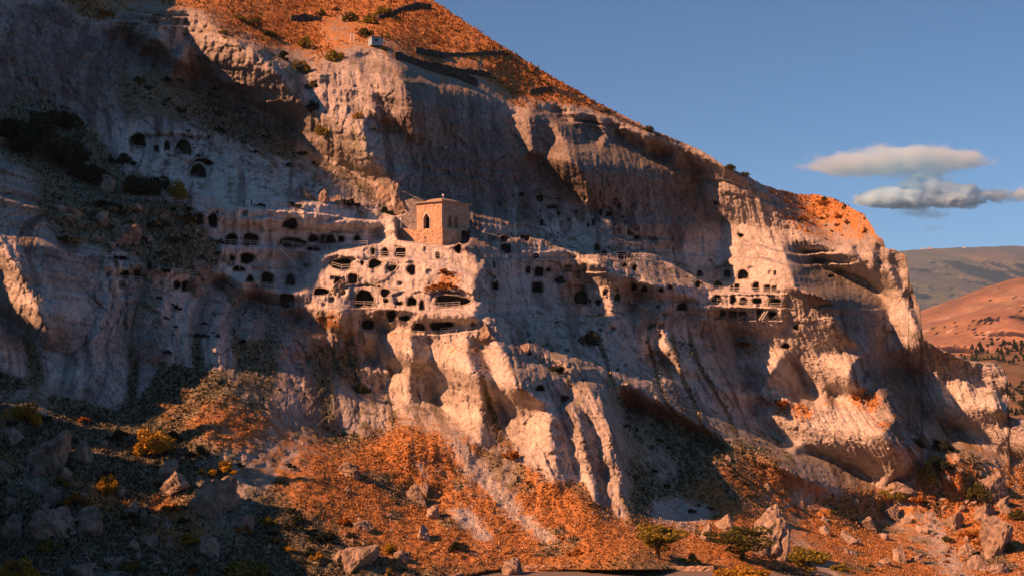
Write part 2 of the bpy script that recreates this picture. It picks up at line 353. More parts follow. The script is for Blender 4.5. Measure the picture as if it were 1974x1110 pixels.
# rock relief
low = smooth(560, 700, PYg)
lean = 0.10 + 0.28 * low
UU = U + lean * V + 1.6 * fbm(U * 0.05, V * 0.05, 3, 31)
rough = fbm(U * 0.10, V * 0.085, 6, 51, 0.55)
cv, ce = cells(UU * 0.30 + 0.4 * rough, V * 0.16 + 0.5 * rough, 61)
cv2, ce2 = cells(U * 0.85 + 0.6 * rough, V * 0.6, 62)
fine = fbm(U * 0.9, V * 0.6, 3, 71)
leftlow = smooth(455, 540, PYg) * (1 - smooth(640, 740, PXg)) * (1 - smooth(330, 400, PXg) * (1 - smooth(570, 610, PYg)))
p1 = np.abs(lattice_noise(UU * 0.075 + 3.1, V * 0.010 + 0.15 * rough, 141)); p2 = np.abs(lattice_noise(UU * 0.21, V * 0.022 + 0.2 * rough, 142)); p3 = np.abs(lattice_noise(UU * 0.62, V * 0.06, 143))
strata = lattice_noise(V * 0.22 + 0.5 * rough, U * 0.008, 144)
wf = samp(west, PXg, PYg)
pil = (0.16 + 0.20 * low + 1.0 * leftlow) * (1 - 0.35 * wf)
grain = fbm(U * 2.2, V * 1.6, 2, 72)
gap = smooth(-0.1, 0.35, fbm(U * 0.09 + 4, V * 0.07, 3, 73))
crackm = np.maximum(gap * np.exp(-(ce / 0.035) ** 2), 0.6 * np.exp(-(ce2 / 0.05) ** 2))
stain_shade = np.maximum.reduce([leftlow * (1 - smooth(0.06, 0.26, p1)), 0.8 * leftlow * (1 - smooth(0.03, 0.16, p2)), smooth(0.02, 0.30, fbm(UU * 0.30, V * 0.035, 4, 74)), smooth(0.10, 0.38, fbm(U * 0.16, V * 0.13, 5, 75, 0.6))])
flut2 = np.abs(lattice_noise(UU * 0.36 + 7.0, V * 0.035 + 0.3 * rough, 146))
rock = (-3.6 * pil * p1 ** 0.75 - 1.2 * (0.4 + pil) * p2 ** 0.75 - 0.6 * p3 ** 0.8 - 0.7 * flut2 ** 0.7 + 1.6 * pil + 0.5 - 0.8 * rough - 1.0 * (cv - 0.5) + 0.55 * gap * np.exp(-(ce / 0.05) ** 2)
        - 0.55 * (cv2 - 0.5) + 0.30 * np.exp(-(ce2 / 0.06) ** 2) - 0.34 * fine - 0.20 * grain + 0.35 * strata)
calm = samp(blur(np.maximum.reduce([in_poly(GX, GY, p).astype(float) for p in [
    poly("370 400 720 400 930 470 930 610 700 600 480 560 380 500"), poly("1380 430 1500 430 1520 560 1380 610")]]), 10), PXg, PYg)
rock = rock * (1 - 0.45 * calm)
# ground relief
X0 = (PXg - CX) / F * B0
humm = fbm(X0 * 0.045, B0 * 0.03, 5, 91, 0.55); tuft = fbm(X0 * 0.5, B0 * 0.35, 3, 95)
gully = ridged((X0 - 0.55 * B0 * 0.3) * 0.06, B0 * 0.012, 3, 97)
ground_rel = -4.0 * humm - 0.9 * tuft - 2.0 * gully
hill_rel = -4.0 * fbm(X0 * 0.03, B0 * 0.02, 4, 101) * smooth(0.6, 1.0, hl) - 0.9 * tuft
DF = D0 + wl * rock + gl * ground_rel * np.clip(1 - 0.6 * wl, 0, 1) + hl * hill_rel
# bedding: upright benches of uneven height, each set back from the one below
VW = V + 5.0 * fbm(U * 0.022, V * 0.012, 4, 610) + 1.1 * fbm(U * 0.13, V * 0.05, 3, 615)
broken = smooth(-0.25, 0.25, fbm(U * 0.045, V * 0.06, 3, 618))
for step, amt, seed in ((6.4, 0.62, 0.0), (2.6, 0.26, 1.7)):
    q = VW / step + seed; q = q + 0.35 * np.sin(q * 2.1 + 1.0); fl = np.floor(q); fr = q - fl
    dv = (fl + smooth(0.80, 1.0, fr) - q + 0.45) * step * 0.8
    DF = DF + wl * amt * (1 - 0.72 * low) * (0.25 + 0.75 * broken) * (samp(LEAN, PXg, PYg - dv * F / B0) - samp(LEAN, PXg, PYg))
# worn terraces along the galleries
TERRACES = [poly(t) for t in """
240 389 330 390 435 398 600 410 800 436
430 472 500 474 545 478 620 486 720 474
470 553 540 557 590 550
655 596 720 592 830 600 915 598
700 640 850 645 917 636
935 500 1100 498 1250 500 1300 508
1090 526 1180 524 1270 548
1370 562 1510 566
1368 588 1510 594
1385 616 1500 618
205 500 270 505 400 534
""".strip().splitlines()]
for T in TERRACES:
    tx, ty = [p[0] for p in T], [p[1] for p in T]
    row = np.interp(PXg, tx, ty) + 1.5 * fbm(PXg * 0.05, PXg * 0 + ty[0], 3, 300)
    dd = PYg - row
    ends = smooth(tx[0] - 12, tx[0], PXg) * (1 - smooth(tx[-1], tx[-1] + 12, PXg))
    DF = DF - 2.0 * ends * smooth(-1.5, 1.0, dd) * (1 - smooth(8, 34, dd))
# the valley road runs level at the foot of the slope
ROAD_Z = CAMZ + (HY - 1098) / F * 268.0
flat = (CAMZ - ROAD_Z) * F / np.clip(PYg - HY, 50, None)
edge = np.interp(PXg, [830, 870, 900, 940, 980, 1400, 1500, 1700], [1160, 1128, 1110, 1100, 1098, 1098, 1104, 1180])
rk = smooth(-1.5, 1.5, PYg - edge) * smooth(820, 860, PXg)
DF = DF * (1 - rk) + flat * rk
# level shelf cut for the bell tower
notch = samp(blur(in_poly(GX, GY, poly("762 400 796 378 905 378 905 470 855 473 765 462")).astype(float), 2), PXg, PYg)
SURF = DF.copy()                                    # the face before any cave is cut into it

def surf_depth(px, py):
    """range of the hillside at a bearing and slope"""
    c = np.interp(px, cols, np.arange(len(cols))); i = int(min(max(c, 0), len(cols) - 2)); u = c - i
    out = 0
    for k, w in ((i, 1 - u), (i + 1, u)):
        out += w * np.interp(-py, -PYg[:, k], SURF[:, k])
    return out
def at(px, py, off=0.0):
    d = surf_depth(px, py) + off
    return Vector(((px - CX) / F * d, d, (HY - py) / F * d + CAMZ))
def px_m(px, py): return surf_depth(px, py) / F      # metres in one survey unit there
# ------------------------------------------------------------------ caves: centre, width, height, form (a arch, o round, r square, w wide)
CAVES = """
266 272 30 28 a 302 287 8 12 r 322 281 10 18 a 353 284 30 28 a 391 313 38 13 w 382 330 30 26 a 385 423 14 24 a 410 425 17 26 a
446 461 23 20 a 483 461 28 22 a 560 432 28 20 o 564 468 54 17 w 604 460 20 14 o 623 461 9 16 a 636 462 20 15 w 657 461 10 11 r 688 459 10 9 a
604 479 24 8 w 460 518 22 9 w 477 498 26 21 a 447 501 10 20 a 482 538 13 14 a 515 537 24 26 a 560 539 18 21 a 658 509 40 22 w 653 540 18 14 o 680 537 18 20 a
719 484 7 13 a 742 486 14 15 a 772 487 20 18 r 844 492 6 11 a 883 480 13 17 o 722 508 25 18 o 755 517 22 13 o 793 520 17 20 o 698 507 6 8 o
702 575 36 30 a 742 564 18 16 o 744 580 8 6 a 770 585 12 5 r 794 581 18 16 a 813 588 9 19 a 870 580 64 20 w 754 608 18 24 o 780 613 20 11 o 709 625 24 18 a
808 630 24 16 a 850 628 44 15 w 912 626 10 8 o 553 579 28 28 a 619 562 28 13 w 264 529 13 22 a 242 529 13 16 a 288 512 10 17 a 341 549 14 16 o 361 551 24 18 a 231 497 26 7 w
1041 382 16 16 o 1006 375 10 7 r 1044 429 6 13 a 1077 412 6 6 r 1064 399 22 5 w 1110 409 6 5 r 1174 413 14 11 r 1157 409 7 12 a 1134 434 4 6 r 1144 428 6 13 a
972 460 16 14 a 975 480 22 20 r 1012 459 18 13 r 1151 480 12 18 a 1164 488 11 11 a 1199 493 18 15 r 1215 493 8 8 r 1033 493 12 7 w 1018 520 8 14 a 1039 524 16 18 r
1057 520 10 7 o 1095 517 15 11 a 1079 540 20 13 o 1223 515 8 12 a 1204 511 12 8 o 1212 448 6 10 a 1228 458 13 9 o 1036 554 21 20 r 1120 573 25 26 a 1153 583 11 11 o
1136 581 5 8 o 954 551 10 14 r 1222 553 11 15 o 1242 557 12 12 o 1166 565 8 8 o 1190 573 10 14 a 1292 553 10 10 o 1274 559 9 9 o 1082 713 11 14 o 1018 680 12 8 o
1041 748 18 12 o 1088 768 18 13 o 1349 527 11 12 a 1345 547 10 14 a 1432 529 20 18 a 1402 527 13 14 a 1420 554 9 15 r 1411 555 5 11 a 1457 552 13 18 a 1479 555 12 13 r
1492 556 9 11 r 1494 526 4 8 r 1384 549 18 16 a 1382 576 19 13 w 1413 577 11 18 o 1433 580 13 13 a 1460 580 16 10 r 1495 583 20 14 r 1393 603 11 12 a 1413 605 15 12 r
1431 605 17 10 r 1467 606 15 21 r 1488 606 17 13 o 1315 591 20 15 a 1534 631 8 10 o 1515 667 16 10 o 1602 532 14 7 w 1428 454 12 7 o 1379 392 7 7 o
"""
cv_list = []
_t = CAVES.split()
for k in range(0, len(_t), 5): cv_list.append((float(_t[k]), float(_t[k + 1]), float(_t[k + 2]), float(_t[k + 3]), _t[k + 4]))

def cave_outline(form, w, h, n, r):
    """closed outline round the mouth, counter-clockwise, centred"""
    pts = []
    for k in range(n):
        a = 2 * math.pi * k / n; c, s = math.cos(a), math.sin(a)
        if form == 'o': e = 2.0
        elif form == 'r': e = 7.0
        elif form == 'w': e = 2.6
        else: e = 2.3 if s > 0 else 7.0
        q = (abs(c) ** e + abs(s) ** e) ** (-1 / e)
        wob = 1 + (0.13 if form in 'ow' else 0.08 if form == 'a' else 0.035) * math.sin(3 * a + r.random() * 0.4 + r.seed_) + 0.055 * r.uniform(-1, 1)
        pts.append((w / 2 * c * q * wob, h / 2 * s * q * wob))
    return pts
class Rnd(random.Random): seed_ = 0.0

pit = np.zeros(PXg.shape)
dent = np.zeros(PXg.shape); rn = random.Random(77)
for x, y, w, h, q in np.array([float(t) for t in ("470 455 90 40 1 565 460 110 40 1.2 640 458 110 28 1 530 535 110 40 1 655 512 60 36 1.2 740 490 80 34 1 780 520 70 30 1 705 572 60 46 1.6 800 580 80 34 1.2 870 578 84 34 1.8 760 612 80 26 1.2 850 628 90 24 1.4 "
        "1010 460 90 46 1.2 1040 520 90 34 1.2 1200 490 80 36 1.2 1430 552 110 30 1 1440 580 130 24 1.2 1430 605 110 22 1 1395 527 40 26 1.4 330 280 150 40 1.4 390 325 60 36 1.4 1110 570 50 40 1.2 1150 415 60 36 1 1060 400 50 40 1 1320 590 50 26 1.2").split()]).reshape(-1, 5):
    wx_ = 1 + 0.25 * fbm(PXg * 0.05 + x, PYg * 0.05, 3, 640); e = np.maximum(np.abs((PXg - x) / (w / 2) * wx_) ** 3, 0); up = (y - PYg) / (h / 2) * wx_
    dent = np.maximum(dent, q * np.clip((1.15 - e - np.maximum(up, 0) ** 4) * 4, 0, 1) * (1 - smooth(-0.2, 1.3, -up)))     # broken-open chambers: sharp roof, floor running out
for pg, cnt in ((poly("380 405 720 420 930 480 925 600 700 640 480 560"), 22), (poly("940 380 1250 380 1300 560 1250 600 950 560"), 70), (poly("1350 500 1520 510 1530 620 1380 620"), 26), (poly("220 250 420 260 430 350 260 300"), 18), (poly("960 600 1290 590 1290 740 1050 700"), 50), (poly("200 480 420 500 400 570 230 560"), 20)):
    A_ = np.array(pg); k = 0
    while k < cnt:
        x, y = rn.uniform(A_[:, 0].min(), A_[:, 0].max()), rn.uniform(A_[:, 1].min(), A_[:, 1].max())
        if not in_poly(np.array([x]), np.array([y]), pg)[0]: continue
        k += 1; w = rn.uniform(2.0, 7.0); h = w * rn.uniform(0.6, 1.5); q = rn.uniform(0.5, 1.8)
        i0, i1 = np.searchsorted(cols, (x - 2 * w, x + 2 * w)); sl = (slice(None), slice(i0, i1))
        e = np.abs((PXg[sl] - x) / w) ** 3 + np.abs((PYg[sl] - y) / h) ** 3
        dent[sl] = np.maximum(dent[sl], q * np.clip(1.4 - e, 0, 1))
cave_shapes = []
for k, (cx, cy, w, h, form) in enumerate(cv_list):
    r = Rnd(1000 + k); r.seed_ = r.random() * 6.28
    o = cave_outline(form, w * 1.06, h * 1.06, 22, r)
    tilt = {'o': 0.25}.get(form, 0.06) * r.uniform(-1, 1); ct, st_ = math.cos(tilt), math.sin(tilt)
    o = [(x * ct - y * st_, x * st_ + y * ct) for x, y in o]
    cave_shapes.append((cx, cy, w, h, form, o))
    m = in_poly(PXg, PYg, [(cx + x * 1.06, cy - y * 1.06) for x, y in o])
    pit[m] = np.maximum(pit[m], 1)
TOWER = at(852, 441)
SURF = SURF + 1.2 * dent
DF = DF * (1 - smooth(0.3, 0.7, notch)) + np.maximum(DF, TOWER.y + 9) * smooth(0.3, 0.7, notch)
DF = DF + 7.0 * pit + 1.2 * dent

# ------------------------------------------------------------------ material helpers
def new_mat(name):
    m = bpy.data.materials.new(name); m.use_nodes = True; t = m.node_tree
    b = t.nodes['Principled BSDF']; b.inputs['Roughness'].default_value = 0.95
    b.inputs['Specular IOR Level'].default_value = 0.15
    return m, t, b
def N(t, kind, **kw):
    n = t.nodes.new(kind)
    for k, v in kw.items():
        if k in n.inputs: n.inputs[k].default_value = v
        else: setattr(n, k, v)
    return n
def mixc(t, fac, a, b, mode='MIX'):
    n = t.nodes.new('ShaderNodeMix'); n.data_type = 'RGBA'; n.blend_type = mode
    for s, v in ((n.inputs[0], fac), (n.inputs[6], a), (n.inputs[7], b)):
        if hasattr(v, 'is_linked') or hasattr(v, 'links'): t.links.new(v, s)
        elif isinstance(v, (int, float)): s.default_value = v
        else: s.default_value = (*v, 1) if len(v) == 3 else v
    return n.outputs[2]
def mth(t, op, a, b=0.0, c=None):
    n = t.nodes.new('ShaderNodeMath'); n.operation = op
    for s, v in zip(n.inputs, (a, b, c) if c is not None else (a, b)):
        if hasattr(v, 'links'): t.links.new(v, s)
        else: s.default_value = v
    return n.outputs[0]
def ramp(t, fac, stops):
    n = t.nodes.new('ShaderNodeValToRGB'); e = n.color_ramp.elements
    while len(e) < len(stops): e.new(0.5)
    for q, (p, c) in zip(e, stops): q.position = p; q.color = (*c, 1) if len(c) == 3 else c
    t.links.new(fac, n.inputs[0]); return n.outputs[0]
def noise(t, vec, scale, detail=5, rough=0.6, dist=0.0):
    n = t.nodes.new('ShaderNodeTexNoise'); n.inputs['Scale'].default_value = scale; n.inputs['Detail'].default_value = detail
    n.inputs['Roughness'].default_value = rough; n.inputs['Distortion'].default_value = dist
    if vec is not None: t.links.new(vec, n.inputs['Vector'])
    return n.outputs['Fac']
def stretch(t, vec, s):
    n = t.nodes.new('ShaderNodeMapping'); n.inputs['Scale'].default_value = s; t.links.new(vec, n.inputs['Vector']); return n.outputs['Vector']

def hillside_material():
    m, t, b = new_mat('tuff_and_grass')
    geo = t.nodes.new('ShaderNodeNewGeometry').outputs['Position']
    at_ = t.nodes.new('ShaderNodeAttribute'); at_.attribute_name = 'cover'
    sep = t.nodes.new('ShaderNodeSeparateColor'); t.links.new(at_.outputs['Color'], sep.inputs[0])
    veg, pal, dr = sep.outputs[0], sep.outputs[1], sep.outputs[2]
    n1 = noise(t, geo, 0.045, 6, 0.62); n2 = noise(t, geo, 0.35, 6, 0.65); n3 = noise(t, geo, 1.6, 4, 0.7)
    streak = noise(t, stretch(t, geo, (1.0, 1.0, 0.09)), 0.42, 5, 0.65, 0.6)
    spots = noise(t, geo, 0.9, 3, 0.5)
    n4 = noise(t, geo, 4.5, 3, 0.7)
    n23 = mth(t, 'ADD', mth(t, 'MULTIPLY', n2, 0.5), mth(t, 'ADD', mth(t, 'MULTIPLY', n3, 0.32), mth(t, 'MULTIPLY', n4, 0.18)))
    vo = t.nodes.new('ShaderNodeTexVoronoi'); vo.feature = 'DISTANCE_TO_EDGE'; vo.inputs['Scale'].default_value = 0.34
    wv = t.nodes.new('ShaderNodeVectorMath'); wv.operation = 'MULTIPLY_ADD'; nv = t.nodes.new('ShaderNodeTexNoise'); nv.inputs['Scale'].default_value = 0.4; nv.inputs['Detail'].default_value = 5
    t.links.new(geo, nv.inputs['Vector']); t.links.new(nv.outputs['Color'], wv.inputs[0]); wv.inputs[1].default_value = (6, 6, 6); t.links.new(stretch(t, geo, (1.0, 1.0, 0.3)), wv.inputs[2]); t.links.new(wv.outputs[0], vo.inputs['Vector'])
    crack = ramp(t, vo.outputs['Distance'], [(0.0, (1, 1, 1)), (0.03, (0, 0, 0))])
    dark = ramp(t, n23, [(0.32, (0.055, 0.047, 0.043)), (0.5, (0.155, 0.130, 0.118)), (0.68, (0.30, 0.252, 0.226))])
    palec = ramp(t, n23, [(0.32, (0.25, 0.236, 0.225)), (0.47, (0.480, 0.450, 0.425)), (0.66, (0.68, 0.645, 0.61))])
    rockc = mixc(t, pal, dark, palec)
    rockc = mixc(t, mth(t, 'MULTIPLY', at_.outputs['Alpha'], 0.75), rockc, mixc(t, n23, (0.40, 0.38, 0.36), (0.90, 0.88, 0.85)))
    rockc = mixc(t, mth(t, 'MULTIPLY', ramp(t, streak, [(0.50, (0, 0, 0)), (0.70, (1, 1, 1))]), 0.42), rockc, (0.085, 0.078, 0.072))
    rockc = mixc(t, mth(t, 'MULTIPLY', ramp(t, n1, [(0.52, (0, 0, 0)), (0.70, (1, 1, 1))]), 0.30), rockc, (0.13, 0.12, 0.112))
    rockc = mixc(t, mth(t, 'MULTIPLY', ramp(t, spots, [(0.62, (0, 0, 0)), (0.70, (1, 1, 1))]), 0.30), rockc, (0.07, 0.065, 0.058))
    rockc = mixc(t, mth(t, 'MULTIPLY', mth(t, 'MULTIPLY', crack, ramp(t, n1, [(0.45, (0, 0, 0)), (0.6, (1, 1, 1))])), 0.5), rockc, (0.05, 0.045, 0.04))
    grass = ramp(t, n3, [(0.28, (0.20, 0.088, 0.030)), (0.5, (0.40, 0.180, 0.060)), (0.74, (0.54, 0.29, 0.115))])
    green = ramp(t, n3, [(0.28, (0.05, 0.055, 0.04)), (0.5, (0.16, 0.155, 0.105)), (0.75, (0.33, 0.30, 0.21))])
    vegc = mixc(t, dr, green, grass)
    v = mth(t, 'ADD', veg, mth(t, 'MULTIPLY', mth(t, 'SUBTRACT', n2, 0.5), 1.5))
    v = mth(t, 'ADD', v, mth(t, 'MULTIPLY', mth(t, 'SUBTRACT', n3, 0.5), 0.9))
    vm = ramp(t, v, [(0.40, (0, 0, 0)), (0.58, (1, 1, 1))])
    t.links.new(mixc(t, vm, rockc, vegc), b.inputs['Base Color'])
    bump = t.nodes.new('ShaderNodeBump'); bump.inputs['Strength'].default_value = 0.7; bump.inputs['Distance'].default_value = 0.5
    hgt = mth(t, 'ADD', mth(t, 'ADD', mth(t, 'MULTIPLY', n3, 0.55), mth(t, 'MULTIPLY', crack, -0.5)), mth(t, 'ADD', mth(t, 'MULTIPLY', n2, 0.8), mth(t, 'MULTIPLY', streak, 0.35)))
    t.links.new(hgt, bump.inputs['Height']); t.links.new(bump.outputs['Normal'], b.inputs['Normal'])
    return m
MAT_HILL = hillside_material()

# ------------------------------------------------------------------ hillside meshes
patch = fbm(U * 0.05, V * 0.05, 4, 401)
lean_back = np.gradient(blur(DF - 7.0 * pit, 2), axis=0) / np.gradient(PYg, axis=0) * -F / DF     # dY per m of height
ledge = smooth(0.9, 2.4, lean_back)
veg_attr = np.clip(gl * (0.74 + 0.6 * patch) + hl * (0.80 + 0.5 * patch - 0.55 * smooth(0.0, 0.9, samp(blur(wall, 20), PXg, PYg)))
                   + wl * np.maximum.reduce([vegw * 1.0, 0.42 * ledge * (1 - calm) + 0.12 * patch, 0.8 * low * (1 - smooth(0.03, 0.13 + 0.07 * leftlow, p1)) * (1 - calm) * (1 - 0.8 * dry) * (1 - 0.7 * wf)]), 0, 1)
dark_shade = np.zeros(GX.shape)
for p in (poly("745 100 830 150 905 180 985 225 1060 215 1160 240 1300 300 1350 340 1340 380 1400 430 1380 470 1280 450 1180 430 930 400 900 460 800 400 770 300 750 200"), poly("0 0 130 0 170 60 250 60 300 120 220 160 200 250 120 220 0 200"), poly("1500 470 1600 520 1690 560 1720 640 1700 680 1600 600 1520 560"), poly("1650 690 1740 710 1790 800 1760 860 1700 800")):
    dark_shade = np.maximum(dark_shade, in_poly(GX, GY, p).astype(float))
dark_shade = samp(blur(dark_shade, 8), PXg, PYg)  # shaded cliff parts made darker rock: their shade put into the colour
SCREE = [poly(t) for t in "855 835 870 830 960 930 1040 1010 1090 1050 1050 1055 985 1000 910 910;1780 985 1800 985 1830 1050 1860 1110 1835 1110 1800 1040;775 840 800 870 830 920 815 925 790 880;1250 960 1380 970 1380 1010 1260 1010;860 985 900 975 960 1040 930 1050;1000 290 1001 290 1001 291".split(';')]
scree = np.zeros(GX.shape)
for p in SCREE: scree = np.maximum(scree, in_poly(GX, GY, p))
scree = samp(blur(scree, 5), PXg, PYg)
veg_attr = veg_attr * (1 - 0.75 * scree)
pale_attr = np.clip(np.maximum(np.maximum(pale * 0.97, 0.62 * (1 - 0.7 * dark_shade)), gl * 0.75) + 0.22 * patch - 0.38 * crackm * wl - 0.62 * stain_shade * wl * (1 - 0.7 * wf) * (1 - 0.5 * calm) - 0.25 * grain * wl, 0, 1)  # stain thinned on sunlit faces: shade of the others put into the colour
white = samp(blur((in_poly(GX, GY, poly("215 240 330 235 480 265 640 350 800 425 700 470 590 480 560 560 470 560 430 480 370 400 300 340 230 300"))).astype(float), 9), PXg, PYg)
pale_attr = np.clip(pale_attr * (1 - hl) + hl * (0.5 + 0.4 * patch), 0, 1)
dry_sunlit_attr = np.clip(dry + 0.35 * patch * (dry > 0.05), 0, 1) * (1 - 0.85 * gl * smooth(0.08, 0.30, fbm(X0 * 0.07 + 3, B0 * 0.05, 4, 99)))

# rows that run on behind the skyline: the plateau top
back_d = np.array([2.0, 6.0, 15.0, 40.0, 110.0, 300.0])[:, None]; back_z = np.array([0.4, 0.7, -0.5, -6.0, -25.0, -70.0])[:, None]
topD, topZ, topX = DF[-1], (HY - PYg[-1]) / F * DF[-1] + CAMZ, (PXg[-1] - CX) / F * DF[-1]
Xv = np.concatenate([(PXg - CX) / F * DF, topX[None] + 0.35 * back_d * (topX[None] > 150)])
Yv = np.concatenate([DF, topD[None] + back_d]); Zv = np.concatenate([(HY - PYg) / F * DF + CAMZ, topZ[None] + back_z])
ext = lambda A: np.concatenate([A, np.repeat(A[-1:], len(back_d), 0)])
cover = np.stack([ext(veg_attr), ext(pale_attr), ext(dry_sunlit_attr), ext(white * np.clip(0.8 + patch, 0, 1) * (1 - 0.9 * stain_shade))], -1)
cls = ext(np.argmax(np.stack([wl, hl, gl]), 0))     # 0 cliff, 1 hill, 2 ground
nr, nc = Xv.shape
idx = np.arange(nr * nc).reshape(nr, nc)
quads = np.stack([idx[:-1, :-1], idx[:-1, 1:], idx[1:, 1:], idx[1:, :-1]], -1)
qcls = cls[:-1, :-1]
VERT = np.stack([Xv, Yv, Zv], -1).reshape(-1, 3); COVER = cover.reshape(-1, 4)

def mesh_from(name, verts, faces, mat, attr=None, smooth_shade=True):
    me = bpy.data.meshes.new(name)
    verts = np.asarray(verts, np.float32); faces = np.asarray(faces, np.int32); k = faces.shape[1]
    me.vertices.add(len(verts)); me.vertices.foreach_set('co', verts.ravel())
    me.loops.add(faces.size); me.loops.foreach_set('vertex_index', faces.ravel())
    me.polygons.add(len(faces)); me.polygons.foreach_set('loop_start', np.arange(0, faces.size, k, dtype=np.int32))
    me.polygons.foreach_set('loop_total', np.full(len(faces), k, np.int32))
    if smooth_shade: me.polygons.foreach_set('use_smooth', np.ones(len(faces), bool))
    me.update(calc_edges=True)
    if attr is not None:
        a = me.attributes.new('cover', 'FLOAT_COLOR', 'POINT'); a.data.foreach_set('color', np.asarray(attr, np.float32).ravel())
    me.materials.append(mat); me.validate()
    return me
def link(name, me, parent=None, **props):
    o = bpy.data.objects.new(name, me); COL.objects.link(o)
    if parent is not None: o.parent = parent
    for k, v in props.items(): o[k] = v
    return o
def sub_mesh(name, sel, mat):
    q = quads[sel].reshape(-1, 4); used = np.unique(q); remap = np.zeros(len(VERT), np.int64); remap[used] = np.arange(len(used))
    return mesh_from(name, VERT[used], remap[q], mat, COVER[used])
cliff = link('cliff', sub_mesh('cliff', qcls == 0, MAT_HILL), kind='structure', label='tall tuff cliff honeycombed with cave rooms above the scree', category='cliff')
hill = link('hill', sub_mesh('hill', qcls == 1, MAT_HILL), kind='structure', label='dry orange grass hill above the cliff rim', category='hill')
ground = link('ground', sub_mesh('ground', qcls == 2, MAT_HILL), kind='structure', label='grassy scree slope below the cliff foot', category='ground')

# unseen ridge added beyond the left edge, crest shaped to throw the evening shadow
yy = np.concatenate([np.arange(120, 210, 3.0), np.arange(210, 300, 0.5), np.arange(300, 440, 3.0)])[:, None]; tt = np.linspace(-1, 1, 41)[None]
cz = np.interp(yy, [c[0] for c in SHADOW_CREST], [c[1] for c in SHADOW_CREST]) + 1.4 * fbm(yy * 0.3, yy * 0, 4, 500) + 0 * tt
prof = np.abs(tt) ** 0.9
half = 36 + 0.10 * np.clip(cz - 100, 0, None)
rx = -0.364 * yy - 52 + tt * half * np.where(tt > 0, 0.9, 1.6) + 2.0 * fbm(yy * 0.08, tt * 3, 4, 510)
rz = cz + (np.where(tt > 0, 15, -10) - cz) * prof + 3 * fbm(yy * 0.1 + 9, tt * 4, 4, 520) * prof
rv = np.stack([rx, yy + 0 * tt, rz], -1); n1_, n2_ = rx.shape
ri = np.arange(n1_ * n2_).reshape(n1_, n2_)
rq = np.stack([ri[:-1, :-1], ri[:-1, 1:], ri[1:, 1:], ri[1:, :-1]], -1).reshape(-1, 4)
rc = np.stack([np.full(rx.shape, 0.35), np.full(rx.shape, 0.6), np.full(rx.shape, 0.3), np.zeros(rx.shape)], -1).reshape(-1, 4)
ridge = link('ridge', mesh_from('ridge', rv.reshape(-1, 3), rq, MAT_HILL, rc), kind='structure', label='unseen ridge at left, its crest shaped to cast the evening shadow', category='ridge')

# the valley floor and the opposite slope the view is taken from
yy = np.concatenate([np.arange(-700, -60, 20.0), np.arange(-60, 60, 4.0), np.arange(60, 300, 10.0)])[:, None]; xx = np.concatenate([np.arange(-900, -200, 35.0), np.arange(-200, 300, 10.0), np.arange(300, 1500, 40.0)])[None]
zz = np.interp(yy, [-700, -300, -60, -4, 6, 20, 60, 110, 150, 190, 230, 300], [250, 150, 72, 50.6, 50.0, 43, 20, -6, -13, -10, -8, -12]) + 0 * xx
zz = zz + 1.6 * fbm(xx * 0.03, yy * 0.03, 4, 650) * smooth(4, 40, np.abs(yy) + np.abs(xx)) - 6 * smooth(260, 300, yy)
vv = np.stack([xx + 0 * yy, yy + 0 * xx, zz], -1); vi = np.arange(zz.size).reshape(zz.shape)
vq = np.stack([vi[:-1, :-1], vi[:-1, 1:], vi[1:, 1:], vi[1:, :-1]], -1).reshape(-1, 4)
vp = fbm(xx * 0.02, yy * 0.02, 4, 660)
vc = np.stack([np.clip(0.9 + 0.4 * vp, 0, 1), 0.8 + 0 * zz, np.clip(0.05 + 0.3 * vp, 0, 1), 0 * zz], -1).reshape(-1, 4)
m, t, b = new_mat('valley_wood'); geo = t.nodes.new('ShaderNodeNewGeometry').outputs['Position']
t.links.new(ramp(t, noise(t, geo, 0.2, 6, 0.7), [(0.3, (0.012, 0.022, 0.014)), (0.7, (0.05, 0.075, 0.05))]), b.inputs['Base Color'])
link('valley_floor', mesh_from('valley_floor', vv.reshape(-1, 3), vq, m, vc), kind='structure', label='valley floor and near slope on the viewer side', category='ground')
# ------------------------------------------------------------------ simple materials
def rock_material(name, dark, mid, light, scale=1.0, bump_d=0.25):
    m, t, b = new_mat(name)
    tc = t.nodes.new('ShaderNodeNewGeometry').outputs['Position']
    inf = t.nodes.new('ShaderNodeObjectInfo').outputs['Random']
    n2 = noise(t, tc, 0.5 * scale, 6, 0.65); n3 = noise(t, tc, 2.6 * scale, 4, 0.7)
    c = ramp(t, n2, [(0.30, dark), (0.5, mid), (0.72, light)])
    c = mixc(t, mth(t, 'MULTIPLY', ramp(t, n3, [(0.5, (0, 0, 0)), (0.72, (1, 1, 1))]), 0.5), c, dark)
    c = mixc(t, mth(t, 'MULTIPLY', inf, 0.35), c, mid, 'MULTIPLY')
    t.links.new(c, b.inputs['Base Color'])
    bp = t.nodes.new('ShaderNodeBump'); bp.inputs['Strength'].default_value = 0.8; bp.inputs['Distance'].default_value = bump_d
    t.links.new(mth(t, 'ADD', n3, mth(t, 'MULTIPLY', n2, 1.5)), bp.inputs['Height']); t.links.new(bp.outputs['Normal'], b.inputs['Normal'])
    return m
MAT_TUFF = rock_material('tuff', (0.20, 0.18, 0.16), (0.40, 0.36, 0.32), (0.54, 0.49, 0.44))
MAT_DARK_TUFF = rock_material('dark_tuff', (0.02, 0.018, 0.016), (0.09, 0.08, 0.07), (0.18, 0.155, 0.14))  # much darker tuff for cave backs, tower room and hut window
MAT_BOULDER = rock_material('boulder_rock', (0.11, 0.09, 0.075), (0.33, 0.265, 0.215), (0.52, 0.43, 0.35), 1.2)
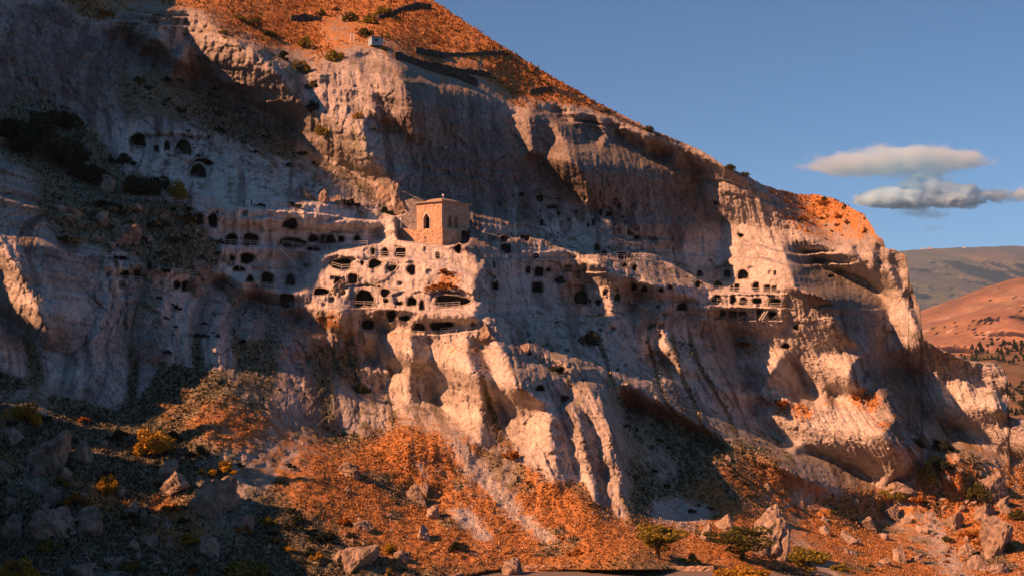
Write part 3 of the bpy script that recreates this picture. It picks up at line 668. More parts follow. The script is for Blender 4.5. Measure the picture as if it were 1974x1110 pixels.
MAT_FIELD = rock_material('field_stone', (0.03, 0.026, 0.024), (0.085, 0.072, 0.062), (0.17, 0.14, 0.12), 2.0, 0.15)  # darker stone for the hill walls: their shade put into the colour
MAT_MASON = rock_material('masonry', (0.30, 0.21, 0.15), (0.52, 0.38, 0.285), (0.66, 0.50, 0.38), 2.0, 0.12)
def courses(m, size, depth):
    t = m.node_tree; b = t.nodes['Principled BSDF']; geo = t.nodes.new('ShaderNodeNewGeometry').outputs['Position']
    sp = t.nodes.new('ShaderNodeSeparateXYZ'); t.links.new(geo, sp.inputs[0]); cb = t.nodes.new('ShaderNodeCombineXYZ')
    t.links.new(mth(t, 'ADD', mth(t, 'MULTIPLY', sp.outputs[0], 1.0), mth(t, 'MULTIPLY', sp.outputs[1], 0.45)), cb.inputs[0]); t.links.new(sp.outputs[2], cb.inputs[1])
    br = t.nodes.new('ShaderNodeTexBrick'); br.inputs['Scale'].default_value = 1.0; br.inputs['Brick Width'].default_value = size * 1.7; br.inputs['Row Height'].default_value = size; br.inputs['Mortar Size'].default_value = 0.035
    br.inputs['Color1'].default_value = (0.88, 0.86, 0.85, 1); br.inputs['Color2'].default_value = (1.08, 1.05, 1.02, 1); br.inputs['Mortar'].default_value = (0.66, 0.63, 0.60, 1)
    t.links.new(cb.outputs[0], br.inputs['Vector']); src = b.inputs['Base Color'].links[0].from_socket
    t.links.new(mixc(t, 1.0, src, br.outputs['Color'], 'MULTIPLY'), b.inputs['Base Color'])
    bp2 = t.nodes.new('ShaderNodeBump'); bp2.inputs['Distance'].default_value = depth; bp2.inputs['Strength'].default_value = 0.8; bp2.invert = True
    t.links.new(br.outputs['Fac'], bp2.inputs['Height']); t.links.new(b.inputs['Normal'].links[0].from_socket, bp2.inputs['Normal']); t.links.new(bp2.outputs['Normal'], b.inputs['Normal'])
courses(MAT_MASON, 0.55, 0.06)
def flat_mat(name, col, rough=0.6, metal=0.0):
    m, t, b = new_mat(name)
    tc = t.nodes.new('ShaderNodeNewGeometry').outputs['Position']
    c = mixc(t, noise(t, tc, 1.3, 4, 0.6), tuple(v * 0.72 for v in col), tuple(min(1, v * 1.15) for v in col))
    t.links.new(c, b.inputs['Base Color']); b.inputs['Roughness'].default_value = rough; b.inputs['Metallic'].default_value = metal
    return m
MAT_RAIL = flat_mat('pale_painted_steel', (0.55, 0.55, 0.53), 0.5)
MAT_ROOF = flat_mat('stone_slab', (0.42, 0.33, 0.27), 0.9)
MAT_DARK = flat_mat('dark_cloth', (0.02, 0.022, 0.026), 0.9)
MAT_CLOTH2 = flat_mat('grey_cloth', (0.05, 0.05, 0.055), 0.9)
MAT_BLUE = flat_mat('blue_sheet', (0.30, 0.42, 0.52), 0.6)
MAT_WHITE = flat_mat('white_stone', (0.72, 0.68, 0.62), 0.8)
MAT_GLOBE = flat_mat('white_globe', (0.85, 0.85, 0.82), 0.3)
MAT_ROAD = flat_mat('asphalt', (0.16, 0.14, 0.125), 0.95)
MAT_BARK = flat_mat('bark', (0.055, 0.042, 0.032), 0.95)

def bm_obj(name, bm, mats, parent=None, smooth_shade=False, **props):
    me = bpy.data.meshes.new(name); bm.to_mesh(me); bm.free()
    for m in (mats if isinstance(mats, (list, tuple)) else [mats]): me.materials.append(m)
    if smooth_shade: me.polygons.foreach_set('use_smooth', np.ones(len(me.polygons), bool))
    return link(name, me, parent, **props)
def empty(name, loc, **props):
    o = bpy.data.objects.new(name, None); COL.objects.link(o); o.location = loc; o.empty_display_size = 0.5
    for k, v in props.items(): o[k] = v
    return o
def child(name, bm, mats, root, **kw):
    """a part whose mesh is written in world coordinates, parented to the thing's Empty"""
    o = bm_obj(name, bm, mats, root, **kw); o.matrix_parent_inverse = Matrix.Translation(-Vector(root.location)); return o
def add_bar(bm, a, b, w, h=None):
    """square bar from a to b"""
    a, b = Vector(a), Vector(b); d = (b - a); L = d.length
    if L < 1e-6: return
    z = d.normalized(); up = Vector((0, 0, 1)) if abs(z.z) < 0.9 else Vector((1, 0, 0))
    x = z.cross(up).normalized(); y = x.cross(z)
    h = h or w; vs = []
    for p in (a, b):
        for sx, sy in ((-1, -1), (1, -1), (1, 1), (-1, 1)): vs.append(bm.verts.new(p + x * (sx * w / 2) + y * (sy * h / 2)))
    for f in ((3, 2, 1, 0), (4, 5, 6, 7), (0, 1, 5, 4), (1, 2, 6, 5), (2, 3, 7, 6), (3, 0, 4, 7)): bm.faces.new([vs[i] for i in f])
def add_box(bm, c, s, rot=0.0):
    c = Vector(c); r = Matrix.Rotation(rot, 3, 'Z'); vs = []
    for z in (-1, 1):
        for x, y in ((-1, -1), (1, -1), (1, 1), (-1, 1)): vs.append(bm.verts.new(c + r @ Vector((x * s[0] / 2, y * s[1] / 2, z * s[2] / 2))))
    for f in ((3, 2, 1, 0), (4, 5, 6, 7), (0, 1, 5, 4), (1, 2, 6, 5), (2, 3, 7, 6), (3, 0, 4, 7)): bm.faces.new([vs[i] for i in f])

# ------------------------------------------------------------------ cave rooms, each a part of the cliff
for cx, cy, w, h, form, o in cave_shapes:
    n = len(o); d0 = [surf_depth(cx + x, cy - y) for x, y in o]; dm = float(np.median(d0)); reach = min(7.5, 2.0 + w * 0.12) * (0.45 + 0.6 * ((cx * 7.13 + cy * 3.7) % 1.0))
    rings = [(1.20, 0.60, 0.0), (1.07, -0.04, 0.0), (0.99, 0.12, 0.0), (0.95, 0.8, 0.5), (0.93, reach * 0.6, 1.0), (0.78, reach, 1.0)]
    V_, F_ = [], []
    for s, off, mixd in rings:
        for (x, y), d in zip(o, d0):
            dd = d * (1 - mixd) + dm * mixd + off; V_.append(((cx + x * s - CX) / F * dd, dd, (HY - cy + y * s) / F * dd + CAMZ))
    V_.append(((cx - CX) / F * (dm + reach + 0.3), dm + reach + 0.3, (HY - cy) / F * (dm + reach) + CAMZ))
    for r_ in range(len(rings) - 1):
        for k in range(n):
            a, b = r_ * n + k, r_ * n + (k + 1) % n; F_.append((a, a + n, b + n, b))
    last = (len(rings) - 1) * n
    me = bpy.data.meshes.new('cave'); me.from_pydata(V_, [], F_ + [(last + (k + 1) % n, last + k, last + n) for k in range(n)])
    me.materials.append(MAT_TUFF); me.materials.append(MAT_DARK_TUFF)
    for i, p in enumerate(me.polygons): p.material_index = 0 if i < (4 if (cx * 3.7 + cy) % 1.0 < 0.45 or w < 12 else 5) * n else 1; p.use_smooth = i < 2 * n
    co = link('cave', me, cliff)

# ------------------------------------------------------------------ distant country on the right
def far_sheet(name, top, bottom_row, y_top, y_bot, amp, freq, seed, veg, pal, dr, label, n=(170, 90)):
    px = np.linspace(top[0][0], top[-1][0], n[0])[None]; t = np.linspace(0, 1, n[1])[:, None]
    tr_ = np.interp(px, [p[0] for p in top], [p[1] for p in top]) + 1.6 * fbm(px * 0.03, px * 0, 4, seed + 7)
    py = tr_ + (bottom_row - tr_) * t; y = y_top + (y_bot - y_top) * t ** 0.8
    x = (px - CX) / F * y
    y = y - amp * (fbm(x * freq + 0.8 * y * freq, y * freq * 0.6, 5, seed, 0.5) + 0.5 * ridged(x * freq * 1.6 + y * freq * 0.5, y * freq * 0.2, 4, seed + 3)) * smooth(0, 0.1, t)
    X, Y, Z = (px - CX) / F * y, y, (HY - py) / F * y + CAMZ
    bk = np.array([60.0, 400.0])[:, None]
    X = np.concatenate([X[:1] + 0 * bk, X])[:, :]; Z = np.concatenate([Z[:1] - bk[::-1] * 0.1, Z]); Y = np.concatenate([Y[:1] + bk[::-1], Y])
    v = np.stack([X, Y, Z], -1).reshape(-1, 3); i = np.arange(X.size).reshape(X.shape)
    q = np.stack([i[:-1, :-1], i[1:, :-1], i[1:, 1:], i[:-1, 1:]], -1).reshape(-1, 4)
    pt = fbm(X * freq * 2, Y * freq * 2, 4, seed + 11)
    c = np.stack([np.clip(veg + 0.7 * pt, 0, 1), np.clip(pal + 0.4 * pt, 0, 1), np.clip(dr + 0.6 * fbm(X * freq * 3, Y * freq, 3, seed + 21), 0, 1), np.ones(X.shape)], -1).reshape(-1, 4)
    return link(name, mesh_from(name, v, q, MAT_FAR, c), kind='structure', label=label, category='hill')
def far_material():
    m, t, b = new_mat('far_slope')
    geo = t.nodes.new('ShaderNodeNewGeometry').outputs['Position']
    at_ = t.nodes.new('ShaderNodeAttribute'); at_.attribute_name = 'cover'
    sep = t.nodes.new('ShaderNodeSeparateColor'); t.links.new(at_.outputs['Color'], sep.inputs[0])
    n1 = noise(t, geo, 0.004, 7, 0.68); n2 = noise(t, geo, 0.018, 6, 0.68)
    soil = ramp(t, n1, [(0.3, (0.15, 0.085, 0.052)), (0.55, (0.27, 0.145, 0.085)), (0.75, (0.36, 0.24, 0.16))])
    green = ramp(t, n2, [(0.3, (0.035, 0.045, 0.026)), (0.7, (0.10, 0.10, 0.055))])
    c = mixc(t, sep.outputs[2], green, soil)
    c = mixc(t, ramp(t, mth(t, 'ADD', mth(t, 'MULTIPLY', n2, 0.8), mth(t, 'MULTIPLY', sep.outputs[1], 0.35)), [(0.66, (0, 0, 0)), (0.74, (1, 1, 1))]), c, (0.42, 0.34, 0.28))
    t.links.new(c, b.inputs['Base Color'])
    bp = t.nodes.new('ShaderNodeBump'); bp.inputs['Strength'].default_value = 0.7; bp.inputs['Distance'].default_value = 12.0
    t.links.new(mth(t, 'ADD', n1, n2), bp.inputs['Height']); t.links.new(bp.outputs['Normal'], b.inputs['Normal'])
    return m
MAT_FAR = far_material()
far_sheet('far_plateau', poly("1400 500 1640 492 1735 484 1800 479 1870 477 1940 474 2000 476 2200 470 2600 480"), 760, 19000, 12000, 1500, 0.0006, 700, 0.5, 0.4, 0.05, 'hazy grey plateau closing the valley behind the red slope')
far_sheet('red_hill', poly("1500 720 1700 640 1780 598 1812 585 1850 572 1890 556 1925 545 1960 536 2000 530 2100 520 2300 540 2600 600"), 880, 4200, 2500, 220, 0.0033, 740, 0.3, 0.5, 0.85, 'reddish bare slope between the cliff end and the plateau')
valley = far_sheet('valley_side', poly("1600 760 1760 720 1840 688 1880 682 1974 676 2100 670 2600 690"), 1250, 1600, 560, 30, 0.009, 780, 0.6, 0.3, 0.45, 'scrubby valley side beyond the right end of the cliff')

# ------------------------------------------------------------------ bell tower on its masonry footing
def wall_with_arches(bm, o, ux, w, h, arches, depth, inward):
    """upright wall sheet from o along ux with arched openings (centre, sill, width, height) and their reveals"""
    up = Vector((0, 0, 1)); loops = []
    def P(a, z): return o + ux * a + up * z
    outer = [bm.verts.new(P(a, z)) for a, z in ((0, 0), (w, 0), (w, h), (0, h))]
    edges = [bm.edges.new((outer[i], outer[(i + 1) % 4])) for i in range(4)]
    for c, s, aw, ah in arches:
        pts = [(c - aw / 2, s), (c + aw / 2, s)]
        spring = s + ah - aw * 0.75
        for k in range(9):
            f = k / 8.0; e = 1 - abs(2 * f - 1)
            pts.append((c + aw / 2 - aw * f, spring + aw * 0.75 * (e ** 0.62)))
        lp = [bm.verts.new(P(a, z)) for a, z in pts]
        edges += [bm.edges.new((lp[i], lp[(i + 1) % len(lp)])) for i in range(len(lp))]; loops.append(lp)
    bmesh.ops.triangle_fill(bm, use_beauty=True, edges=edges)
    for lp in loops:
        back = [bm.verts.new(v.co + inward * depth) for v in lp]
        for i in range(len(lp)):
            j = (i + 1) % len(lp); bm.faces.new((lp[i], lp[j], back[j], back[i]))
CN = TOWER.copy(); CN.y -= 0.5                     # nearest corner
UL = Vector((-0.80, 0.60, 0)); UR = Vector((0.60, 0.80, 0)); TW, TL, TH = 8.3, 11.0, 6.7
FT = CN + Vector((0, 0, -4.6))
tower = empty('bell_tower', CN, label='square stone bell tower with pointed arch window on the cliff ledge', category='tower')
bm = bmesh.new()
wall_with_arches(bm, CN, UL, TW, TH, [(5.0, 0.15, 2.1, 4.1)], 1.0, UR)
wall_with_arches(bm, CN, UR, TL, TH, [(3.1, 0.6, 1.3, 3.0), (5.6, 0.6, 1.3, 3.0)], 1.0, UL)
for a, b in ((CN + UL * TW, UR * TL), (CN + UR * TL, UL * TW)):
    q = [bm.verts.new(p) for p in (a, a + b, a + b + Vector((0, 0, TH)), a + Vector((0, 0, TH)))]; bm.faces.new(q)
child('wall', bm, MAT_MASON, tower)
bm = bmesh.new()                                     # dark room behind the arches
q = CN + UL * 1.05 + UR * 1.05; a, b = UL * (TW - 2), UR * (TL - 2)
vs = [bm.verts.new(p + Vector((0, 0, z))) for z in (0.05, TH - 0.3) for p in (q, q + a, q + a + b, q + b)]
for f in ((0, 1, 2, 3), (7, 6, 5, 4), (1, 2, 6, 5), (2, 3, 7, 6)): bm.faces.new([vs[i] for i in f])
child('inner_room', bm, MAT_DARK_TUFF, tower)
for o_, u_, n_, c, s, aw, ah in ((CN, UL, -UR, 5.0, 0.15, 2.1, 4.1), (CN, UR, -UL, 3.1, 0.6, 1.3, 3.0), (CN, UR, -UL, 5.6, 0.6, 1.3, 3.0)):
    bm = bmesh.new(); spring = s + ah - aw * 0.75; pr = None
    pts = [(c - aw / 2 - 0.12, s)] + [(c - aw / 2 - 0.12 + (aw + 0.24) * k / 12, spring + (aw * 0.75 + 0.14) * ((1 - abs(2 * k / 12 - 1)) ** 0.62)) for k in range(13)] + [(c + aw / 2 + 0.12, s)]
    for k in range(len(pts) - 1):
        add_bar(bm, o_ + u_ * pts[k][0] + Vector((0, 0, pts[k][1])) + n_ * 0.06, o_ + u_ * pts[k + 1][0] + Vector((0, 0, pts[k + 1][1])) + n_ * 0.06, 0.22, 0.24)
    fr = child('window_frame', bm, MAT_WHITE if u_ is UL else MAT_MASON, tower)
bm = bmesh.new(); m0 = CN + UL * TW / 2 + UR * TL / 2 + Vector((0, 0, TH))
def prism(bm, c, hw, hl, z0, z1, shrink):
    vs = []
    for z, k in ((z0, 0.0), (z1, shrink)):
        for sx, sy in ((-1, -1), (1, -1), (1, 1), (-1, 1)): vs.append(bm.verts.new(c + UL * (sx * (hw - k)) + UR * (sy * (hl - k)) + Vector((0, 0, z))))
    for f in ((0, 1, 2, 3), (7, 6, 5, 4), (0, 4, 5, 1), (1, 5, 6, 2), (2, 6, 7, 3), (3, 7, 4, 0)): bm.faces.new([vs[i] for i in f])
prism(bm, m0, TW / 2 + 0.55, TL / 2 + 0.55, 0.0, 0.32, -0.12)
bmesh.ops.recalc_face_normals(bm, faces=bm.faces); rf = child('roof_slab', bm, MAT_ROOF, tower)
bm = bmesh.new(); prism(bm, m0, TW / 2 - 1.3, TL / 2 - 1.6, 0.324, 0.95, 0.5); prism(bm, m0, TW / 2 - 1.7, TL / 2 - 2.0, 0.953, 1.35, 1.2)
bmesh.ops.recalc_face_normals(bm, faces=bm.faces); child('roof_cap', bm, MAT_ROOF, tower)
# rubble footing wall below and to the left of the tower
def stone_wall(name, pts, height, thick, mat, label, cat='stone wall', group=None, jitter=0.25, down=0.8):
    """dry-stone wall along world points, uneven top, built course by course as one skin"""
    root_pts = []
    for a, b in zip(pts[:-1], pts[1:]):
        k = max(2, int((b - a).length / 0.6)); root_pts += [a.lerp(b, i / k) for i in range(k)]
    root_pts.append(pts[-1]); rr = random.Random(hash(name) % 1000 + len(pts)); bm = bmesh.new(); cols_ = []; nh = max(3, int((height + down) / 0.35))
    for i, p in enumerate(root_pts):
        d = (root_pts[min(i + 1, len(root_pts) - 1)] - root_pts[max(i - 1, 0)]); d.z = 0; d.normalize(); nn = Vector((d.y, -d.x, 0))
        if nn.y > 0: nn = -nn
        hh = height + rr.uniform(-1, 1) * jitter; c = []
        for j in range(nh + 1):
            c.append(bm.verts.new(p + nn * (thick / 2 + rr.uniform(-0.1, 0.1)) + Vector((0, 0, -down + (hh + down) * j / nh))))
        c.append(bm.verts.new(p - nn * (thick / 2) + Vector((0, 0, hh + rr.uniform(-0.1, 0.1))))); c.append(bm.verts.new(p - nn * (thick / 2) + Vector((0, 0, -down))))
        cols_.append(c)
    for c0, c1 in zip(cols_[:-1], cols_[1:]):
        for j in range(len(c0) - 1): bm.faces.new((c0[j], c1[j], c1[j + 1], c0[j + 1]))
    bm.faces.new(cols_[0]); bm.faces.new(list(reversed(cols_[-1])))
    bmesh.ops.recalc_face_normals(bm, faces=bm.faces)
    pr = dict(label=label, category=cat)
    if group: pr['group'] = group
    return bm_obj(name, bm, mat, None, **pr)
FL = CN + Vector((0, 0, -4.4))
stone_wall('footing_wall', [FL + UL * 15.0 + Vector((0, 0, 1.2)), FL + UL * TW - UR * 0.5, FL - UR * 0.6 - UL * 0.6, FL + UR * 6.5 - UL * 0.6], 4.42, 0.9, MAT_MASON, 'rubble masonry footing wall under the bell tower', 'stone wall', None, 0.12, 3.5)

# lamp globes on short posts beside the tower
for px, py, hgt, lab in ((773, 437, 1.6, 'white globe lamp on a short post left of the bell tower'), (855, 385, 0.9, 'white globe lamp on the roof of the bell tower')):
    b0 = at(px, py, -0.6) if px < 800 else m0 + Vector((0, 0, 1.3))
    e = empty('globe_lamp', b0, label=lab, category='lamp')
    bm = bmesh.new(); add_bar(bm, b0 - Vector((0, 0, 0.3)), b0 + Vector((0, 0, hgt)), 0.12); child('post', bm, MAT_RAIL, e)
    bm = bmesh.new(); bmesh.ops.create_icosphere(bm, subdivisions=2, radius=0.30, matrix=Matrix.Translation(b0 + Vector((0, 0, hgt + 0.25)))); child('globe', bm, MAT_GLOBE, e, smooth_shade=True)

# ------------------------------------------------------------------ railings
def soft_at(px, py, off):
    d = np.mean([surf_depth(px + k, py + j) for k in (-5, 0, 5) for j in (-2, 2)]) + off
    return Vector(((px - CX) / F * d, d, (HY - py) / F * d + CAMZ))
RAILS = [(poly(a), b) for b, a in [t.split('|') for t in """
pale railing across the mouth of the upper left cave|258 290 272 291 283 294
long weathered railing along the path beside the dark trees|238 388 275 388 310 390 345 392 385 395 430 396
railing in the arched cave left of the twin caves|433 471 457 472
railing in the wide arched cave above the stair|469 472 497 473
pale railing along the long low cave right of the stair|545 472 565 475 590 479 617 482
pale railing on the terrace between stair and footing wall|632 480 652 478 675 474 708 473
bent railing below the brown cave left of the stair|447 512 462 516 475 521 490 512
railing on the terrace of the two round-topped caves|470 552 500 553 530 554
railing on the sunlit ledge below the black arch|497 592 522 598 545 600
short railing right of the black arch ledge|560 591 572 589 582 592
railing in the wide sunlit cave below the footing wall|640 514 658 519 680 518
railing before the dark cave under the tower footing|723 494 750 494
railing in the square cave under the tower footing|764 496 784 496
small railing at the tiny arched door below the tower|815 499 838 498 850 497
railing along the large double arch in the sunlit wall|662 585 685 589 718 590
railing inside the long low sunlit cave|832 592 860 592 886 590
railing along the ledge under the sunlit bulge|850 641 880 639 917 633
white railing on the isolated outcrop below the dark recess|1045 693 1062 692 1084 694
long railing along the shaded gallery in the middle|935 499 990 498 1040 497 1090 497
long railing along the shaded gallery right of the lit spur|1150 497 1190 497 1230 498 1262 500
railing before the shaded square cave below the gallery|1085 524 1102 523 1120 523
railing on the shoulder of the lit spur|1150 523 1164 522 1177 523
railing on top of the second lit spur|1208 541 1230 542 1260 546
low railing on the shaded ledge behind the second lit spur|1196 581 1215 581 1231 580
railing at the left end of the right cave rooms|1370 559 1386 559 1400 560
railing below the narrow doors of the right cave rooms|1410 562 1432 563
railing before the right arched caves|1448 562 1470 563 1500 564
railing on the left of the second row of right caves|1366 580 1382 582 1397 584
railing in the middle of the second row of right caves|1426 586 1444 588
railing across the square cave at the right end|1485 591 1506 592
railing across the twin square caves of the lowest row|1404 612 1424 613 1442 613
handrail at the tall square opening of the lowest row|1458 617 1478 619
railing at the far left cave slot in the shaded slope|205 499 228 497 246 496
railing on the grey ledge among the left boulders|330 528 350 529 375 531 397 534
railing below the two narrow left doors|236 542 256 543 272 545
sloping handrail above the split boulder at left|408 572 424 582 438 594
""".strip().splitlines()]]
for pts, lab in RAILS:
    seg = []
    for (ax, ay), (bx, by) in zip(pts[:-1], pts[1:]):
        k = max(1, int(round(math.hypot(bx - ax, by - ay) / 15.0))); seg += [(ax + (bx - ax) * i / k, ay + (by - ay) * i / k) for i in range(k)]
    seg.append(pts[-1])
    P = [soft_at(x, y, -0.7) for x, y in seg]
    for i in range(1, len(P) - 1): P[i].y = 0.5 * P[i].y + 0.25 * (P[i - 1].y + P[i + 1].y)
    e = empty('railing', P[0], label=lab, category='railing', group='railings along the cave terraces')
    th = 0.08
    for p in P:
        bm = bmesh.new(); add_bar(bm, p - Vector((0, 0, 0.5)), p + Vector((0, 0, 1.12)), th); child('post', bm, MAT_RAIL, e)
    for hgt in (1.08, 0.58):
        bm = bmesh.new()
        for a, b in zip(P[:-1], P[1:]): add_bar(bm, a + Vector((0, 0, hgt)), b + Vector((0, 0, hgt)), th * 0.9)
        child('rail', bm, MAT_RAIL, e)
# stairs
def stair(lab, x0, y0, x1, y1, width):
    a, b = soft_at(x0, y0, -1.0), soft_at(x1, y1, -1.6)
    e = empty('stair', b, label=lab, category='stair', group='steel stairs on the cliff')
    side = Vector((0.75, -0.66, 0)) * width
    for s in (0, 1):
        bm = bmesh.new(); add_bar(bm, a + side * s, b + side * s, 0.12, 0.26); child('stringer', bm, MAT_RAIL, e)
        bm = bmesh.new(); add_bar(bm, a + side * s + Vector((0, 0, 1.0)), b + side * s + Vector((0, 0, 1.0)), 0.09); child('handrail', bm, MAT_RAIL, e)
        for f in (0.02, 0.5, 0.98):
            p = a.lerp(b, f) + side * s; bm = bmesh.new(); add_bar(bm, p, p + Vector((0, 0, 1.0)), 0.07); child('post', bm, MAT_RAIL, e)
    n = max(6, int(abs(a.z - b.z) / 0.25))
    for k in range(n):
        p = a.lerp(b, (k + 0.5) / n); bm = bmesh.new(); add_bar(bm, p, p + side, 0.26, 0.05); child('step', bm, MAT_RAIL, e)
stair('slanting steel stair between the shaded terrace and the sunlit rocks', 533, 479, 563, 511, 1.3)
stair('small steel stair by the dark trees on the path', 306, 371, 328, 391, 1.1)
stair('short steel stair in the tall opening of the right caves', 1474, 600, 1463, 617, 1.0)

# ------------------------------------------------------------------ walkers on the path
def person(loc, lean, mat, lab, seed, face=0.0):
    me = bpy.data.meshes.new('person'); J = {}
    h = 1.75
    pts = [('pelvis', (0, 0, 0.95), .15), ('waist', (0, -0.05 * lean, 1.15), .14), ('chest', (0, -0.22 * lean, 1.38), .17), ('neck', (0, -0.30 * lean, 1.53), .06), ('head', (0, -0.36 * lean, 1.63), .10), ('crown', (0, -0.38 * lean, 1.75), .07),
           ('hipl', (.09, 0, .90), .10), ('kneel', (.11, -.10, .50), .07), ('anklel', (.11, .02, .09), .05), ('toel', (.11, -.16, .05), .04),
           ('hipr', (-.09, 0, .90), .10), ('kneer', (-.11, .02, .50), .07), ('ankler', (-.11, .20, .10), .05), ('toer', (-.11, .04, .05), .04),
           ('shl', (.20, -.22 * lean, 1.42), .07), ('ell', (.27, -.20 * lean - .05, 1.15), .05), ('hal', (.24, -.30 * lean - .15, .92), .04),
           ('shr', (-.20, -.22 * lean, 1.42), .07), ('elr', (-.27, -.16 * lean + .05, 1.15), .05), ('har', (-.25, -.26 * lean - .05, .92), .04),
           ('pack', (0, -.12 * lean + .20, 1.30), .16)]
    ed = [('pelvis', 'waist'), ('waist', 'chest'), ('chest', 'neck'), ('neck', 'head'), ('head', 'crown'), ('pelvis', 'hipl'), ('hipl', 'kneel'), ('kneel', 'anklel'), ('anklel', 'toel'), ('pelvis', 'hipr'), ('hipr', 'kneer'), ('kneer', 'ankler'), ('ankler', 'toer'),
          ('chest', 'shl'), ('shl', 'ell'), ('ell', 'hal'), ('chest', 'shr'), ('shr', 'elr'), ('elr', 'har')] + ([('chest', 'pack')] if seed else [])
    if not seed: pts = pts[:-1]
    ix = {p[0]: i for i, p in enumerate(pts)}
    me.from_pydata([p[1] for p in pts], [(ix[a], ix[b]) for a, b in ed], [])
    o = link('person', me, None, label=lab, category='person', group='walkers on the path')
    sk = o.modifiers.new('skin', 'SKIN'); sd = o.modifiers.new('sub', 'SUBSURF'); sd.levels = sd.render_levels = 1
    for i, p in enumerate(pts): me.skin_vertices[0].data[i].radius = (p[2], p[2])
    me.skin_vertices[0].data[0].use_root = True
    me.materials.append(mat); o.location = loc; o.rotation_euler = (0, 0, face)
    return o
person(soft_at(470, 399, -1.2), 1.0, MAT_DARK, 'walker in dark clothes leaning forward with a backpack on the path', 1, R(-60))
person(soft_at(485, 399, -1.2), 0.1, MAT_DARK, 'walker in dark clothes standing upright on the path', 0, R(-40))
# ------------------------------------------------------------------ boulders
def boulder_mesh(seed, sub=3):
    r = random.Random(seed); bm = bmesh.new(); bmesh.ops.create_icosphere(bm, subdivisions=sub, radius=1.0)
    planes = [(Vector((r.gauss(0, 1), r.gauss(0, 1), r.gauss(0, 1))).normalized(), r.uniform(0.34, 0.80)) for _ in range(13)]
    for v in bm.verts:
        p = v.co
        for n, d in planes:
            k = p.dot(n)
            if k > d: p = p - n * (k - d) * 0.90
        v.co = p
    co = np.array([v.co for v in bm.verts])
    off = 0.20 * fbm(co[:, 0] * 1.8 + seed, co[:, 1] * 1.8 + co[:, 2] * 1.3, 5, 2000 + seed, 0.65) + 0.13 * fbm(co[:, 2] * 4 + seed, co[:, 0] * 4 - co[:, 1] * 3, 4, 2100 + seed, 0.65) - 0.10 * np.exp(-(lattice_noise(co[:, 0] * 1.7 + seed * 3.3, co[:, 2] * 1.7 + co[:, 1], 2200 + seed) / 0.06) ** 2)
    for v, k in zip(bm.verts, off): v.co *= 1 + k * 1.5
    co = np.array([v.co for v in bm.verts]); lo, hi = co.min(0), co.max(0)
    for v in bm.verts: v.co = Vector([2 * (c - l) / (h - l) - 1 for c, l, h in zip(v.co, lo, hi)])
    me = bpy.data.meshes.new('boulder'); bm.to_mesh(me); bm.free(); me.materials.append(MAT_BOULDER)
    return me
B_MESH = [boulder_mesh(s, 4) for s in range(9)]; S_MESH = [boulder_mesh(40 + s, 2) for s in range(6)]
rb = random.Random(5)
def boulder(px, py, w, h, lab, k=None, group=None, tilt=0.3, yaw=None, meshes=B_MESH):
    """px, py: middle of the boulder as surveyed; w, h its breadth and height"""
    p = at(px, py + h * 0.35); m = px_m(px, py)
    o = link('boulder', meshes[rb.randrange(len(meshes)) if k is None else k], None, label=lab, category='boulder')
    if group: o['group'] = group
    o.scale = (w * m * 0.50, (w + h) * 0.5 * m * 0.48, h * m * 0.66)
    o.rotation_euler = (rb.uniform(-tilt, tilt), rb.uniform(-tilt, tilt), rb.uniform(0, 6.28) if yaw is None else yaw)
    o.location = p + Vector((0, 0.10 * w * m, h * m * 0.10))
    return o
